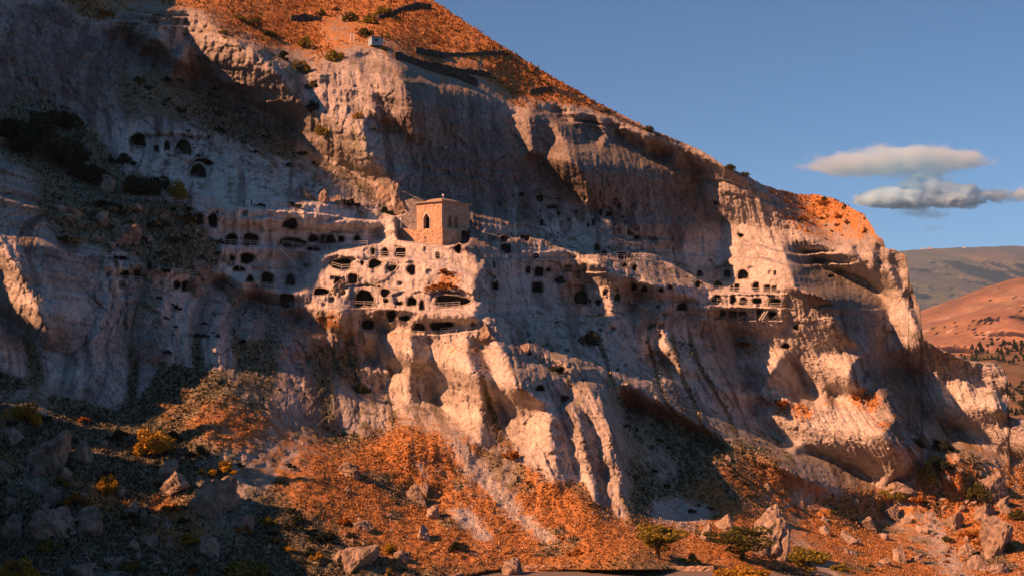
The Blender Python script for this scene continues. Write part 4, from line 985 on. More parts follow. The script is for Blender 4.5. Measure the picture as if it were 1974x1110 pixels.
for t in """
85 862 95 92|big boulder with sunlit top and dark hollow face, below the yellow bush
26 838 30 40|upright sunlit rock left of the big hollow boulder
160 868 46 46|dark grey boulder right of the big hollow boulder
73 903 28 32|small pale rock tucked under the big hollow boulder
124 908 32 20|small half-lit rock right of the pale rock under the big boulder
322 898 40 44|knobby sunlit rock crown beside the yellow bush
325 930 78 44|wide dark boulder under the knobby sunlit crown
402 950 72 104|tall leaning boulder, left side sunlit and right side black
100 950 38 34|pinkish sunlit rock beside the round orange shrub
90 1004 92 76|large dark round boulder at lower left
165 1000 60 60|large dark boulder right of the round dark one
20 1010 50 50|dark boulder at the left edge of the slope
258 972 30 34|sunlit wedge rock above the small grey stones
295 1001 24 26|grey stone in the pile below the sunlit wedge
278 992 20 26|dark stone at the left of the stone pile
322 1005 24 24|dark stone at the right of the stone pile
288 1040 34 26|grey block with flat top below the stone pile
323 1040 34 30|grey block right of the flat-topped block
257 1048 24 22|small dark block left of the flat-topped block
408 1050 52 50|flat slab rock with one sunlit edge near the lower bush
467 1004 48 44|orange-tinted boulder right of the tall leaning boulder
155 1092 52 32|dark angular boulder on the lower left grass
220 1083 44 20|pale flat rock on the lower left grass
303 1078 26 18|small grey rock between flat rock and lower bush
690 1072 88 52|long sunlit boulder beside the small yellow shrub
650 1070 24 24|sunlit knob at the left end of the long boulder
772 1068 30 26|reddish rock behind the small yellow shrub
668 905 52 34|smooth pale rock lying in the orange grass band
795 948 46 42|sunlit rock knob at the foot of the pale ribs
818 942 24 26|white shell-shaped rock beside the sunlit knob
700 1012 44 24|group of grey stones at the lower edge of the orange grass
815 1026 36 36|reddish rock at the end of the orange grass
832 985 30 34|sunlit rounded rock above the dark blue gully
988 1092 46 42|rounded boulder standing at the edge of the road
1360 1026 26 42|narrow standing rock left of the huge sunlit slab
1482 1030 86 112|huge sunlit slab rock behind the roadside trees
1497 988 26 40|sunlit pillar rock behind the huge slab
1400 1008 52 40|low sunlit rock left of the huge slab
1718 990 40 36|pointed boulder on the right orange slope
1672 1010 40 30|cube-shaped boulder with fluted face on the right slope
1640 1035 44 30|flat-topped pale boulder on the right slope
1925 1034 62 88|tallest boulder of the right slope, steep and sunlit
1900 985 52 42|broad double boulder above the tallest right one
1836 1000 48 42|worn boulder left of the broad double boulder
1920 938 52 62|striped rock tower high on the right slope
1935 965 30 34|block below the striped rock tower
1740 940 62 34|rugged rock ledge below the right cliff foot
1780 1018 34 22|low dark rock beside the stony gully
1855 978 22 12|bright flat stone in the middle of the right slope
1850 903 24 12|bright flat stone high on the right slope
1770 1075 38 22|pale rock low on the right slope
1735 1070 30 34|leaning rock with black shadow low on the right slope
1860 1060 44 30|whitish rock heap beside the lower gully
1885 1085 44 36|rock with black hollow near the lower right corner
1925 1095 40 26|rock at the lower right edge of the slope
207 352 40 42|cracked pale boulder above the path railing
240 452 60 50|broad grey boulder in the middle of the left scree
196 416 28 32|upright pale boulder on the left scree
141 405 40 26|flat grey boulder on the left scree
284 457 18 15|small white rock on the left scree
218 430 30 30|wedge boulder right of the upright pale one
112 395 34 34|rounded boulder below the dark trees
380 508 36 26|long pale boulder at the lower end of the left scree
436 494 15 26|white upright block below the twin caves
372 548 30 34|grey boulder below the long pale boulder
452 565 44 52|split boulder with orange lit top below the terrace
592 372 30 36|pale pointed rock on the upper terrace
622 378 26 30|grey block right of the pale pointed rock
650 385 24 22|grey stone near the end of the upper terrace
606 340 24 22|pale rock above the pointed terrace rock
776 380 44 62|tall sunlit rock pillar left of the bell tower
747 358 34 60|slanting sunlit rock fin above the rock pillar
655 545 34 40|dark rounded boulder below the wide sunlit cave
1011 668 25 20|round sunlit boulder on the isolated outcrop
942 632 40 42|rounded sunlit knob at the top of the third rib
1640 1062 26 20|buried rock at the bottom of the right slope
""".strip().splitlines():
    a, lab = t.split('|'); x, y, w, h = map(float, a.split()); boulder(x, y, w, h, lab)
# lesser rocks of the slopes
def scatter(n, polyg, seed, wmin, wmax, lab, group, flat=0.7):
    P = np.array(polyg); r = random.Random(seed); k = 0
    while k < n:
        x, y = r.uniform(P[:, 0].min(), P[:, 0].max()), r.uniform(P[:, 1].min(), P[:, 1].max())
        if not in_poly(np.array([x]), np.array([y]), polyg)[0]: continue
        w = wmin + (wmax - wmin) * r.random() ** 2.2
        boulder(x, y, w, w * r.uniform(0.5, 0.9) * flat / 0.7, lab, group=group, meshes=S_MESH); k += 1
scatter(70, poly("1560 960 1700 960 1850 870 1974 900 1974 1108 1620 1108"), 11, 6, 24, 'small rock scattered on the right orange slope', 'small rocks of the right slope')
scatter(22, poly("1755 985 1800 980 1840 1040 1880 1108 1810 1108"), 12, 5, 16, 'small pale stone in the stony gully on the right slope', 'stones of the right gully')
scatter(45, poly("0 830 300 820 420 900 520 1000 640 1100 0 1108"), 13, 6, 26, 'small grey rock among the grass of the lower left slope', 'small rocks of the lower left slope')
scatter(30, poly("90 380 250 390 400 450 440 520 330 540 200 480 110 440"), 14, 6, 24, 'grey rock in the shaded scree left of the caves', 'rocks of the left scree')
scatter(22, poly("1190 800 1420 860 1520 930 1400 990 1240 1000"), 15, 5, 18, 'pale rock on the dark slope right of the ribs', 'rocks of the dark slope')
scatter(16, poly("560 320 760 400 740 415 600 400"), 16, 6, 20, 'pale rock on the rubble above the upper terrace', 'rocks above the upper terrace')
scatter(14, poly("480 880 700 950 860 1080 640 1080"), 17, 5, 16, 'small rock below the orange grass bands', 'small rocks of the middle slope')

# ------------------------------------------------------------------ trees and bushes
def leaf_mat(name, a, b, c):
    m, t, bs = new_mat(name)
    geo = t.nodes.new('ShaderNodeNewGeometry'); rnd = geo.outputs['Random Per Island']
    t.links.new(ramp(t, rnd, [(0.0, a), (0.5, b), (1.0, c)]), bs.inputs['Base Color'])
    bs.inputs['Roughness'].default_value = 0.7
    tr = t.nodes.new('ShaderNodeBsdfTranslucent'); t.links.new(ramp(t, rnd, [(0.0, a), (0.5, b), (1.0, c)]), tr.inputs['Color'])
    mx = t.nodes.new('ShaderNodeMixShader'); mx.inputs[0].default_value = 0.25
    out = t.nodes['Material Output']; t.links.new(bs.outputs[0], mx.inputs[1]); t.links.new(tr.outputs[0], mx.inputs[2]); t.links.new(mx.outputs[0], out.inputs['Surface'])
    return m
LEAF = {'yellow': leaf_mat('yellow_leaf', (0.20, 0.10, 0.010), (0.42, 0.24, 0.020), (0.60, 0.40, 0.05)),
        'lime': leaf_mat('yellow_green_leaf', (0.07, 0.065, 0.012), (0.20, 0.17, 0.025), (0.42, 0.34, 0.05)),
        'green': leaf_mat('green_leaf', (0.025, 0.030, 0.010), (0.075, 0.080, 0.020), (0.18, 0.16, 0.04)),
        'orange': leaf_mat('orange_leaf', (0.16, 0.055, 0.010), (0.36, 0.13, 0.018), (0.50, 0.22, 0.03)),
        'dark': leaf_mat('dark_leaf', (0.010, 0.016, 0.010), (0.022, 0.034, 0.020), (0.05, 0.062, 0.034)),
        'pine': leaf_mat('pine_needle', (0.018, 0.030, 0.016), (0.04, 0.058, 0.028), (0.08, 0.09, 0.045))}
def crown_arrays(seed, n, form, leaf):
    r = np.random.default_rng(seed)
    if form == 'pine':
        z = r.random(n) ** 1.25; rad = (1 - z) * 0.30 * (0.55 + 0.45 * np.abs(np.sin(z * 21))) ; a = r.random(n) * 6.283; q = np.sqrt(r.uniform(0.25, 1, n))
        P = np.stack([rad * q * np.cos(a), rad * q * np.sin(a), 0.12 + 0.88 * z], -1)
    else:
        nc = {'bush': 15, 'tree': 22, 'low': 12, 'sprig': 9}[form]
        C = r.normal(0, 1, (nc, 3)); C /= np.linalg.norm(C, axis=1, keepdims=True); C *= r.uniform(0.35, 0.86, (nc, 1)); C[:, 2] = np.abs(C[:, 2]) if form != 'tree' else C[:, 2]
        sz = r.uniform(0.16, 0.34, nc) * (0.8 if form == 'sprig' else 1); k = r.integers(0, nc, n); d = r.normal(0, 1, (n, 3)); d /= np.linalg.norm(d, axis=1, keepdims=True)
        P = C[k] + d * sz[k][:, None] * r.uniform(0.45, 1.0, (n, 1)) ** 0.6
        sc = {'bush': (0.5, 0.5, 0.62), 'tree': (0.52, 0.52, 0.36), 'low': (0.5, 0.5, 0.5), 'sprig': (0.42, 0.42, 0.75)}[form]
        P = P * np.array(sc) + np.array([0, 0, {'bush': 0.14, 'tree': 0.62, 'low': 0.10, 'sprig': 0.12}[form]])
        P[:, 2] = np.maximum(P[:, 2], 0.01 if form != 'tree' else 0.2)
    u = r.normal(0, 1, (n, 3)); u /= np.linalg.norm(u, axis=1, keepdims=True); w = np.cross(u, r.normal(0, 1, (n, 3))); w /= np.linalg.norm(w, axis=1, keepdims=True)
    s = leaf * r.uniform(0.6, 1.4, (n, 1))
    V_ = np.stack([P - u * s, P + w * s * 0.75, P + u * s, P - w * s * 0.75], 1).reshape(-1, 3)
    return V_, np.arange(4 * n).reshape(n, 4)
def trunk_bm(form, seed):
    r = random.Random(seed); bm = bmesh.new()
    def limb(a, b, r0, r1):
        d = (b - a).normalized(); x = d.orthogonal().normalized(); y = d.cross(x); rg = []
        for p, q in ((a, r0), (b, r1)): rg.append([bm.verts.new(p + (x * math.cos(k * 1.047) + y * math.sin(k * 1.047)) * q) for k in range(6)])
        for k in range(6): bm.faces.new((rg[0][k], rg[0][(k + 1) % 6], rg[1][(k + 1) % 6], rg[1][k]))
    if form == 'pine': limb(Vector((0, 0, -0.1)), Vector((0, 0, 0.95)), 0.028, 0.004)
    else:
        top = 0.34 if form == 'tree' else 0.12; th = 0.035 if form == 'tree' else 0.022
        limb(Vector((0, 0, -0.14)), Vector((0.01, 0, top)), th * 1.4, th)
        for k in range(7 if form == 'tree' else 9):
            a = k * 2.4 + r.random(); e = Vector((math.cos(a) * r.uniform(0.18, 0.36), math.sin(a) * r.uniform(0.18, 0.36), r.uniform(0.45, 0.85) if form != 'low' else r.uniform(0.25, 0.5)))
            mid = Vector((0.01, 0, top)).lerp(e, 0.5) + Vector((0, 0, 0.04)); limb(Vector((0.01, 0, top * 0.8)), mid, th * 0.7, th * 0.45); limb(mid, e, th * 0.45, th * 0.12)
    return bm
PLANT = {}
for form, n, leaf in (('bush', 3200, 0.026), ('tree', 5200, 0.021), ('low', 1500, 0.034), ('sprig', 1000, 0.032), ('pine', 600, 0.060)):
    for v in range(3 if form in ('bush', 'low') else 2):
        V_, F_ = crown_arrays(3000 + v * 17 + len(form) * 101, n, form, leaf)
        cm = mesh_from('crown', V_, F_, LEAF['green'], None, False)
        bm = trunk_bm(form, 50 + v); tm = bpy.data.meshes.new('trunk'); bm.to_mesh(tm); bm.free(); tm.materials.append(MAT_BARK)
        PLANT.setdefault(form, []).append((cm, tm))
rp = random.Random(9)
def plant(px, py, w, h, form, colour, lab, cat='bush', name='bush', group=None, pos=None, m=None):
    """px, py: foot; w, h: spread and height as surveyed"""
    p = at(px, py) if pos is None else pos; m = px_m(px, py) if m is None else m
    cm, tm = PLANT[form][rp.randrange(len(PLANT[form]))]
    e = empty(name, p - Vector((0, 0, 0.05 * h * m)), label=lab, category=cat)
    if group: e['group'] = group
    e.rotation_euler = (0, 0, rp.uniform(0, 6.28))
    sw = w * m * (1.0 if form != 'pine' else 1.6)
    for nm, me in (('crown', cm), ('trunk', tm)):
        o = link(nm, me, e); o.scale = (sw, sw, h * m)
        if nm == 'crown': o.material_slots[0].link = 'OBJECT'; o.material_slots[0].material = LEAF[colour]
    return e
for t in """
53 818 88 70 bush yellow|golden bush above the big hollow boulder
287 878 100 84 bush yellow|widest golden bush, beside the knobby rock
425 915 72 48 low yellow|sparse golden bush behind the tall leaning boulder
388 915 26 26 sprig yellow|small yellow sprig left of the tall leaning boulder
207 948 48 50 bush yellow|upright golden bush above the sunlit wedge rock
147 974 66 44 low orange|round orange shrub beside the pinkish rock
365 1045 46 34 low yellow|yellow-orange shrub in the lit grass strip
470 1026 46 34 low orange|orange shrub in front of the orange-tinted boulder
475 1125 150 76 bush lime|large yellow-speckled bush at the bottom edge
32 1120 84 64 bush yellow|yellow bush in the lower left corner
560 1062 36 24 low yellow|small ochre shrub right of the large bottom bush
612 1078 34 28 low yellow|ochre shrub left of the long sunlit boulder
752 1066 40 36 bush yellow|small yellow shrub on the long sunlit boulder
748 1112 22 34 sprig lime|thin yellow sprig at the bottom edge
370 1105 24 26 low orange|tiny orange shrub left of the large bottom bush
160 812 40 16 low orange|low brownish shrub right of the golden bush
1268 1076 108 78 tree lime|round yellow-green tree standing by the road
1432 1078 142 74 tree green|broad dark green tree before the huge slab
1438 1122 136 52 bush yellow|golden bush below the broad green tree
1556 1112 88 68 tree lime|green-yellow tree right of the huge slab
1788 925 58 56 bush lime|lower part bush of the green clump under the right cliff
1795 905 40 52 sprig lime|slender yellow-green tree above the clump under the right cliff
1722 962 60 40 low lime|olive shrub beside the rugged ledge
1765 968 46 26 low orange|brown shrub right of the rugged ledge
1880 962 66 52 bush green|dark shrub left of the striped rock tower
1820 905 50 46 low dark|dark shrub at the foot of the right cliff
1935 1066 44 42 bush green|green shrub at the foot of the tallest right boulder
1870 1036 42 34 low orange|brown shrub left of the tallest right boulder
1828 1044 28 26 low green|green shrub beside the stony gully
1960 1000 40 46 low green|green shrub at the right edge of the slope
1895 1050 34 30 low orange|rusty shrub under the broad double boulder
985 884 36 40 low orange|rusty bush at the foot of the third rib
736 32 48 28 bush lime|rounded green bush high on the orange hill
676 42 32 26 bush green|green bush left of the rounded hill bush
714 46 30 28 bush lime|bush just below the rounded hill bush
706 72 34 30 bush green|green bush above the blue hut
587 92 36 34 bush lime|yellow-green bush alone on the orange hill
646 118 42 36 bush lime|bush near the cliff rim left of the hut
578 140 42 36 bush lime|bush on the rim above the dark gully
618 30 26 20 low green|low bush by the upper field wall
488 52 36 26 bush green|green bush at the head of the dark gully
462 40 30 22 low lime|bush on the orange rim left of the gully
632 262 52 46 bush lime|yellow-green bush in the middle of the dark gully
600 172 34 28 low green|shrub on the shaded gully side
690 228 24 22 low yellow|small yellow shrub on the lit rock fin
722 252 16 14 low lime|tiny shrub on the shaded rock below the pinnacle
876 138 20 16 low green|small bush behind the long rim wall
1250 254 24 18 bush green|small bush on the skyline in the middle
1168 216 26 14 low green|low bush on the skyline left of the middle one
975 106 20 14 low lime|bush at the upper end of the field wall on the skyline
1408 328 24 20 bush green|upper of two shrubs on the skyline above the right columns
1434 340 24 16 low green|lower of two shrubs on the skyline above the right columns
1515 374 20 10 low green|shrub on the notch of the skyline
1628 402 14 14 sprig dark|thin bush at the right end of the skyline cap
1548 425 26 18 low orange|rusty shrub on the right cap slope
1620 420 26 16 low orange|rusty shrub near the end of the right cap
1590 395 30 16 low orange|rusty shrub under the skyline of the right cap
520 70 34 24 low green|dark shrub in the upper gully
545 115 34 30 low dark|dark shrub in the middle of the upper gully
600 215 40 34 bush dark|dark bush in the lower gully
430 66 24 18 low lime|yellow shrub on the rim of the lit cliff
200 30 30 22 low orange|orange shrub at the upper left rim
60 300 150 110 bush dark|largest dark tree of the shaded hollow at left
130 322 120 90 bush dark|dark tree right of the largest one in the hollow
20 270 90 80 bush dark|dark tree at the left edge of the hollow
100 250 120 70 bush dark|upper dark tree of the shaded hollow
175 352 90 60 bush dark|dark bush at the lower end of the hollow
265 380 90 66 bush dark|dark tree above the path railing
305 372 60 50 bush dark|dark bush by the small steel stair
342 386 58 56 bush lime|brownish bush right of the small steel stair
235 318 60 40 low dark|dark shrub below the upper left cave
205 400 60 30 low dark|dark green shrub on the left scree
300 440 44 40 low dark|dark round shrub in the left scree
330 470 44 26 low green|olive shrub below the twin caves
130 470 50 28 low green|olive shrub low on the left scree
362 430 46 28 low green|brownish shrub left of the twin caves
420 470 40 22 low green|olive shrub at the foot of the twin caves
565 398 34 16 low dark|small dark shrub at the edge of the upper terrace
500 398 26 12 low dark|dark shrub behind the walkers
675 400 50 30 low dark|dark shrub near the end of the upper terrace
745 412 34 24 low dark|dark bush left of the tall rock pillar
1135 668 46 56 low dark|dark ivy patch in the middle recess
1068 716 44 26 low dark|grey-green shrub on the isolated outcrop
850 560 70 30 low orange|rusty growth hanging on the sunlit bulge
860 530 40 22 low orange|rusty growth above the long low cave
1440 668 40 26 low orange|rusty shrub below the right caves
1500 782 50 24 low orange|rusty shrub on the lit outcrop
1660 770 44 26 low orange|rusty shrub on the right lit outcrop
700 760 40 50 low dark|dark growth in the cleft left of the first rib
1450 960 34 20 low dark|dark shrub on the slope below the right outcrop
1810 868 60 34 bush dark|dark trees at the foot of the shaded right wall
1770 862 44 30 bush dark|dark bush left of the trees at the right wall
560 900 30 14 low dark|dark tussock shrub between the grass bands
620 1040 60 34 low dark|dark shrub above the long sunlit boulder
565 1020 56 44 low dark|dark bush in the shade below the grass bands
250 1000 40 24 low dark|dark shrub beside the stone pile
380 880 50 40 low dark|dark bush behind the knobby rock
225 850 60 40 low dark|dark bush left of the widest golden bush
335 850 50 36 low dark|dark green bush above the widest golden bush
118 935 40 34 low lime|olive shrub between the big hollow boulder and the round orange shrub
330 985 44 30 low orange|orange shrub above the grey stone pile
440 968 40 34 low lime|yellow-green shrub right of the tall leaning boulder
90 1060 56 40 low lime|yellow-green shrub below the large dark round boulder
250 1096 50 36 low lime|olive shrub right of the pale flat rock
520 1010 44 34 low lime|yellow-green shrub between the orange-tinted boulder and the dark bush
665 1010 40 26 low orange|rusty shrub at the lower edge of the orange grass
880 1060 46 30 low dark|dark shrub left of the roadside boulder
1110 1070 40 22 low orange|rusty shrub above the roadside parapet
1330 1085 44 34 low lime|green shrub between the round tree and the golden bush
1620 1100 46 30 low lime|green shrub right of the green-yellow tree
""".strip().splitlines():
    a, lab = t.split('|'); x, y, w, h, form, colour = a.split()
    tree = form == 'tree' or 'tree' in lab.split(' ')[:4]
    plant(float(x), float(y), float(w), float(h), form, colour, lab, 'tree' if tree else 'bush', 'tree' if tree else ('shrub' if form in ('low', 'sprig') else 'bush'))
def scatter_plants(n, polyg, seed, wmin, wmax, forms, colours, lab, group, name='shrub'):
    P = np.array(polyg); r = random.Random(seed); k = 0
    while k < n:
        x, y = r.uniform(P[:, 0].min(), P[:, 0].max()), r.uniform(P[:, 1].min(), P[:, 1].max())
        if not in_poly(np.array([x]), np.array([y]), polyg)[0]: continue
        w = r.uniform(wmin, wmax); plant(x, y, w, w * r.uniform(0.5, 0.9), r.choice(forms), r.choice(colours), lab, 'shrub', name, group); k += 1
scatter_plants(40, poly("0 790 300 800 700 1000 840 1100 0 1108"), 21, 12, 36, ['low'], ['dark', 'dark', 'green'], 'small dark shrub on the lower left slope', 'dark shrubs of the lower left slope')
scatter_plants(32, poly("210 150 380 150 560 270 620 330 520 330 330 260"), 22, 10, 26, ['low'], ['dark', 'dark', 'green'], 'small dark shrub on the shaded slope under the upper cliff', 'dark shrubs under the upper cliff')
scatter_plants(26, poly("80 380 380 400 430 500 330 530 110 450"), 23, 10, 28, ['low'], ['dark', 'green'], 'small dark shrub in the left scree', 'dark shrubs of the left scree')
scatter_plants(28, poly("1190 790 1420 860 1540 935 1400 990 1230 990"), 24, 10, 24, ['low'], ['dark', 'green'], 'small dark shrub on the dark slope right of the ribs', 'dark shrubs of the dark slope')
scatter_plants(32, poly("1500 960 1700 970 1974 900 1974 1108 1620 1108"), 25, 8, 22, ['low'], ['orange', 'orange', 'green'], 'small rusty shrub on the right orange slope', 'rusty shrubs of the right slope')
scatter_plants(28, poly("470 20 700 0 830 20 1000 120 1150 200 1000 170 800 110 640 100 540 95"), 26, 7, 20, ['low'], ['orange', 'green', 'lime'], 'small shrub on the orange hill above the cliff', 'shrubs of the orange hill')
scatter_plants(22, poly("1475 365 1600 385 1680 430 1690 465 1560 462 1500 430"), 27, 7, 18, ['low'], ['orange', 'orange', 'green'], 'small rusty shrub on the cap of the right cliff', 'rusty shrubs of the right cap')
scatter_plants(20, poly("300 560 480 660 600 790 480 720 320 690"), 28, 8, 22, ['low'], ['dark'], 'small dark shrub in the clefts of the lower grey ribs', 'dark shrubs of the grey ribs')

# pines on the far valley side
vm = valley.data; vco = np.empty(len(vm.vertices) * 3, np.float32); vm.vertices.foreach_get('co', vco); vco = vco.reshape(-1, 3)
vpx = CX + F * vco[:, 0] / vco[:, 1]; vpy = HY - F * (vco[:, 2] - CAMZ) / vco[:, 1]
rv_ = random.Random(31)
for lab, pg, n in (('small dark pine in the grove behind the cliff end', poly("1846 690 1880 668 1920 660 1974 664 1990 700 1930 702 1900 700 1870 702"), 70), ('small dark pine on the slope at the right edge', poly("1944 745 1990 735 1990 815 1948 800"), 40)):
    k = 0; P = np.array(pg)
    while k < n:
        x, y = rv_.uniform(P[:, 0].min(), P[:, 0].max()), rv_.uniform(P[:, 1].min(), P[:, 1].max())
        if not in_poly(np.array([x]), np.array([y]), pg)[0]: continue
        j = int(np.argmin((vpx - x) ** 2 + (vpy - y) ** 2)); q = vco[j]; m = q[1] / F; h = rv_.uniform(8, 14)
        plant(x, y, h * rv_.uniform(0.7, 1.1), h, 'pine' if rv_.random() < 0.6 else 'bush', 'pine', lab, 'tree', 'pine_tree', 'pines beyond the cliff end', Vector(((x - CX) / F * q[1], float(q[1]), (HY - y) / F * q[1] + CAMZ)), m); k += 1

# ------------------------------------------------------------------ dry grass and scrub (nobody could count it)
MAT_GRASS = {}
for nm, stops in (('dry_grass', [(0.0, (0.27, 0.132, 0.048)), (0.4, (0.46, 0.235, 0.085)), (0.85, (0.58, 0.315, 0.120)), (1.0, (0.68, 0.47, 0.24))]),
                  ('green_scrub', [(0.0, (0.03, 0.036, 0.024)), (0.5, (0.13, 0.128, 0.078)), (0.85, (0.26, 0.225, 0.135)), (1.0, (0.42, 0.36, 0.24))])):  # orange blades for sunlit slopes, olive for shaded: light put into the colour
    m, t, b = new_mat(nm + '_blades')
    t.links.new(ramp(t, t.nodes.new('ShaderNodeNewGeometry').outputs['Random Per Island'], stops), b.inputs['Base Color']); MAT_GRASS[nm] = m
def tufts(name, weight, n, seed, size, label):
    r = np.random.default_rng(seed)
    cellw = (np.abs(np.gradient(PYg, axis=0)) * np.gradient(PXg, axis=1) * weight * (PYg < 1120) * (PXg > -20) * (PXg < 1995)).ravel()
    pick = r.choice(cellw.size, n, p=cellw / cellw.sum())
    row, col = np.unravel_index(pick, PYg.shape)
    P = np.stack([Xv[row, col], Yv[row, col], Zv[row, col]], -1) + r.normal(0, 0.15, (n, 3)) * np.array([1, 1, 0])
    m = DF[row, col] / F; s = m * r.uniform(size[0], size[1], n) * (0.6 + 0.8 * r.random(n) ** 2)
    nb = 5; a = r.random((n, nb)) * 6.283; lean = r.uniform(0.15, 0.9, (n, nb)); hh = r.uniform(0.55, 1.0, (n, nb))
    dirv = np.stack([np.cos(a) * lean, np.sin(a) * lean, hh], -1)
    side = np.stack([-np.sin(a), np.cos(a), 0 * a], -1)
    base = P[:, None] - np.array([0, 0, 0.05])
    sz = s[:, None, None]
    V_ = np.stack([base + side * sz * 0.28, base - side * sz * 0.28, base + dirv * sz], 2).reshape(-1, 3)
    me = mesh_from(name, V_, np.arange(n * nb * 3).reshape(-1, 3), MAT_GRASS[name], None, True)
    nv = np.array([0.0, -0.35, 0.94]) + r.normal(0, 0.28, (n, 1, 3)) + r.normal(0, 0.15, (n, nb * 3, 3)); nv /= np.linalg.norm(nv, axis=-1, keepdims=True)
    me.normals_split_custom_set_from_vertices(nv.reshape(-1, 3).tolist())
    return link(name, me, kind='stuff', label=label, category='grass')
notcave = (1 - pit) * (1 - rk)
vegm = smooth(0.45, 0.7, veg_attr + 0.35 * patch) * notcave
tufts('dry_grass', vegm * dry_sunlit_attr * (gl + hl + 0.7 * wl) * smooth(-0.5, 0.35, tuft + 0.6 * patch), 80000, 41, (1.8, 4.6), 'dry orange grass covering the hill and the sunlit slopes')
tufts('green_scrub', vegm * (1 - dry_sunlit_attr) * (gl + hl + 0.45 * wl), 50000, 42, (2.2, 6.0), 'dark olive grass and scrub on the shaded slopes')
def stones(n, seed):
    r = np.random.default_rng(seed); w = ((0.15 * gl + 1.6 * scree + 0.5 * wl * vegw) * (PYg < 1118) * (PXg > -10) * (PXg < 1990) * (1 - pit) * (1 - rk)).ravel()
    row, col = np.unravel_index(r.choice(w.size, n, p=w / w.sum()), PYg.shape)
    P = np.stack([Xv[row, col], Yv[row, col], Zv[row, col]], -1); s = (DF[row, col] / F * (0.8 + 2.6 * r.random(n) ** 3))[:, None, None]
    b = np.array([[1, 0, 0], [-1, 0, 0], [0, 1, 0], [0, -1, 0], [0, 0, 1], [0, 0, -1]], float)
    V_ = P[:, None] + b[None] * s * r.uniform(0.6, 1.2, (n, 6, 1)) + r.normal(0, 0.15, (n, 6, 3)) * s
    f = np.array([[0, 2, 4], [2, 1, 4], [1, 3, 4], [3, 0, 4], [2, 0, 5], [1, 2, 5], [3, 1, 5], [0, 3, 5]])
    return link('loose_stones', mesh_from('loose_stones', V_.reshape(-1, 3), (f[None] + 6 * np.arange(n)[:, None, None]).reshape(-1, 3), MAT_TUFF, None, False), kind='stuff', label='loose stones strewn over the slopes', category='stones')
stones(9000, 43)

# ------------------------------------------------------------------ road, field walls, hut
rd = [(820, 1170), (860, 1130), (895, 1112), (940, 1103), (990, 1101.5), (1100, 1101.5), (1250, 1101.5), (1400, 1101.5), (1480, 1104), (1600, 1118)]
def on_road(px, py, dz=0.0):
    d = (CAMZ - ROAD_Z) * F / (py - HY); return Vector(((px - CX) / F * d, d, ROAD_Z + dz))
bm = bmesh.new(); prev = None
for k in range(120):
    f = k / 119 * (len(rd) - 1); i = min(int(f), len(rd) - 2); u = f - i
    px = rd[i][0] + (rd[i + 1][0] - rd[i][0]) * u; py = rd[i][1] + (rd[i + 1][1] - rd[i][1]) * u
    a, b = on_road(px, py, 0.05), on_road(px, py + 9.5, 0.05); cur = (bm.verts.new(a), bm.verts.new(b))
    if prev: bm.faces.new((prev[0], prev[1], cur[1], cur[0]))
    prev = cur
bm_obj('road', bm, MAT_ROAD, None, kind='structure', label='narrow asphalt road at the foot of the slope', category='road')
stone_wall('roadside_wall', [on_road(x, y, 0.0) for x, y in ((868, 1124), (895, 1110), (925, 1103), (945, 1100.5), (990, 1099.5), (1150, 1099.5), (1160, 1099.5))], 1.05, 0.6, MAT_MASON, 'low stone parapet curving along the road behind the boulder', jitter=0.08, down=0.5)
stone_wall('roadside_wall', [on_road(x, y, 0.0) for x, y in ((1200, 1099.5), (1260, 1099.5), (1330, 1099.5), (1375, 1099.5))], 0.85, 0.6, MAT_MASON, 'low stone parapet behind the round roadside tree', jitter=0.08, down=0.5)
for lab, pts, h in (('long dark field wall under the orange hill', "800 100 830 104 855 110 862 108 900 108 940 106 978 104", 1.1),
                    ('dark retaining wall along the cliff rim below the hut', "760 113 790 122 830 135 870 143 900 156 920 168", 2.0),
                    ('rim wall curving over the right shoulder of the hill', "1020 180 1045 174 1062 172 1085 180 1110 190 1130 199", 1.0),
                    ('upper stone wall by the hill bushes', "728 38 752 30 770 22 800 14 830 16", 1.2),
                    ('pale field wall high on the left of the hill', "560 38 590 36 620 40", 1.0),
                    ('grey wall below the grass behind the rim', "880 139 910 141 945 146", 1.0),
                    ('stone wall following the right skyline slope', "1140 205 1170 218 1200 232 1240 250 1270 268", 0.9)):
    pp = poly(pts); W = [at(x, y, -0.4) for x, y in pp]
    for i in range(1, len(W) - 1): W[i].y = 0.5 * W[i].y + 0.25 * (W[i - 1].y + W[i + 1].y)
    stone_wall('stone_wall', W, h, 0.7, MAT_FIELD, lab, group='dry stone walls on the hill')
hp = at(724, 88, -1.0); hut = empty('hut', hp, label='small pale blue hut on the hill rim', category='hut')
bm = bmesh.new(); add_box(bm, hp + Vector((0, 0, 0.9)), (3.4, 2.6, 2.2), R(28)); child('wall', bm, MAT_BLUE, hut)
bm = bmesh.new(); add_box(bm, hp + Vector((0, 0, 2.10)), (3.8, 3.0, 0.16), R(28)); child('roof', bm, MAT_ROOF, hut)
bm = bmesh.new(); add_box(bm, hp + Matrix.Rotation(R(28), 3, 'Z') @ Vector((-0.4, -1.32, 1.2)), (1.0, 0.06, 0.7), R(28)); child('window', bm, MAT_DARK_TUFF, hut)
bm = bmesh.new(); add_box(bm, hp + Matrix.Rotation(R(28), 3, 'Z') @ Vector((0.9, -1.32, 0.85)), (0.8, 0.06, 1.7), R(28)); child('door', bm, MAT_RAIL, hut)
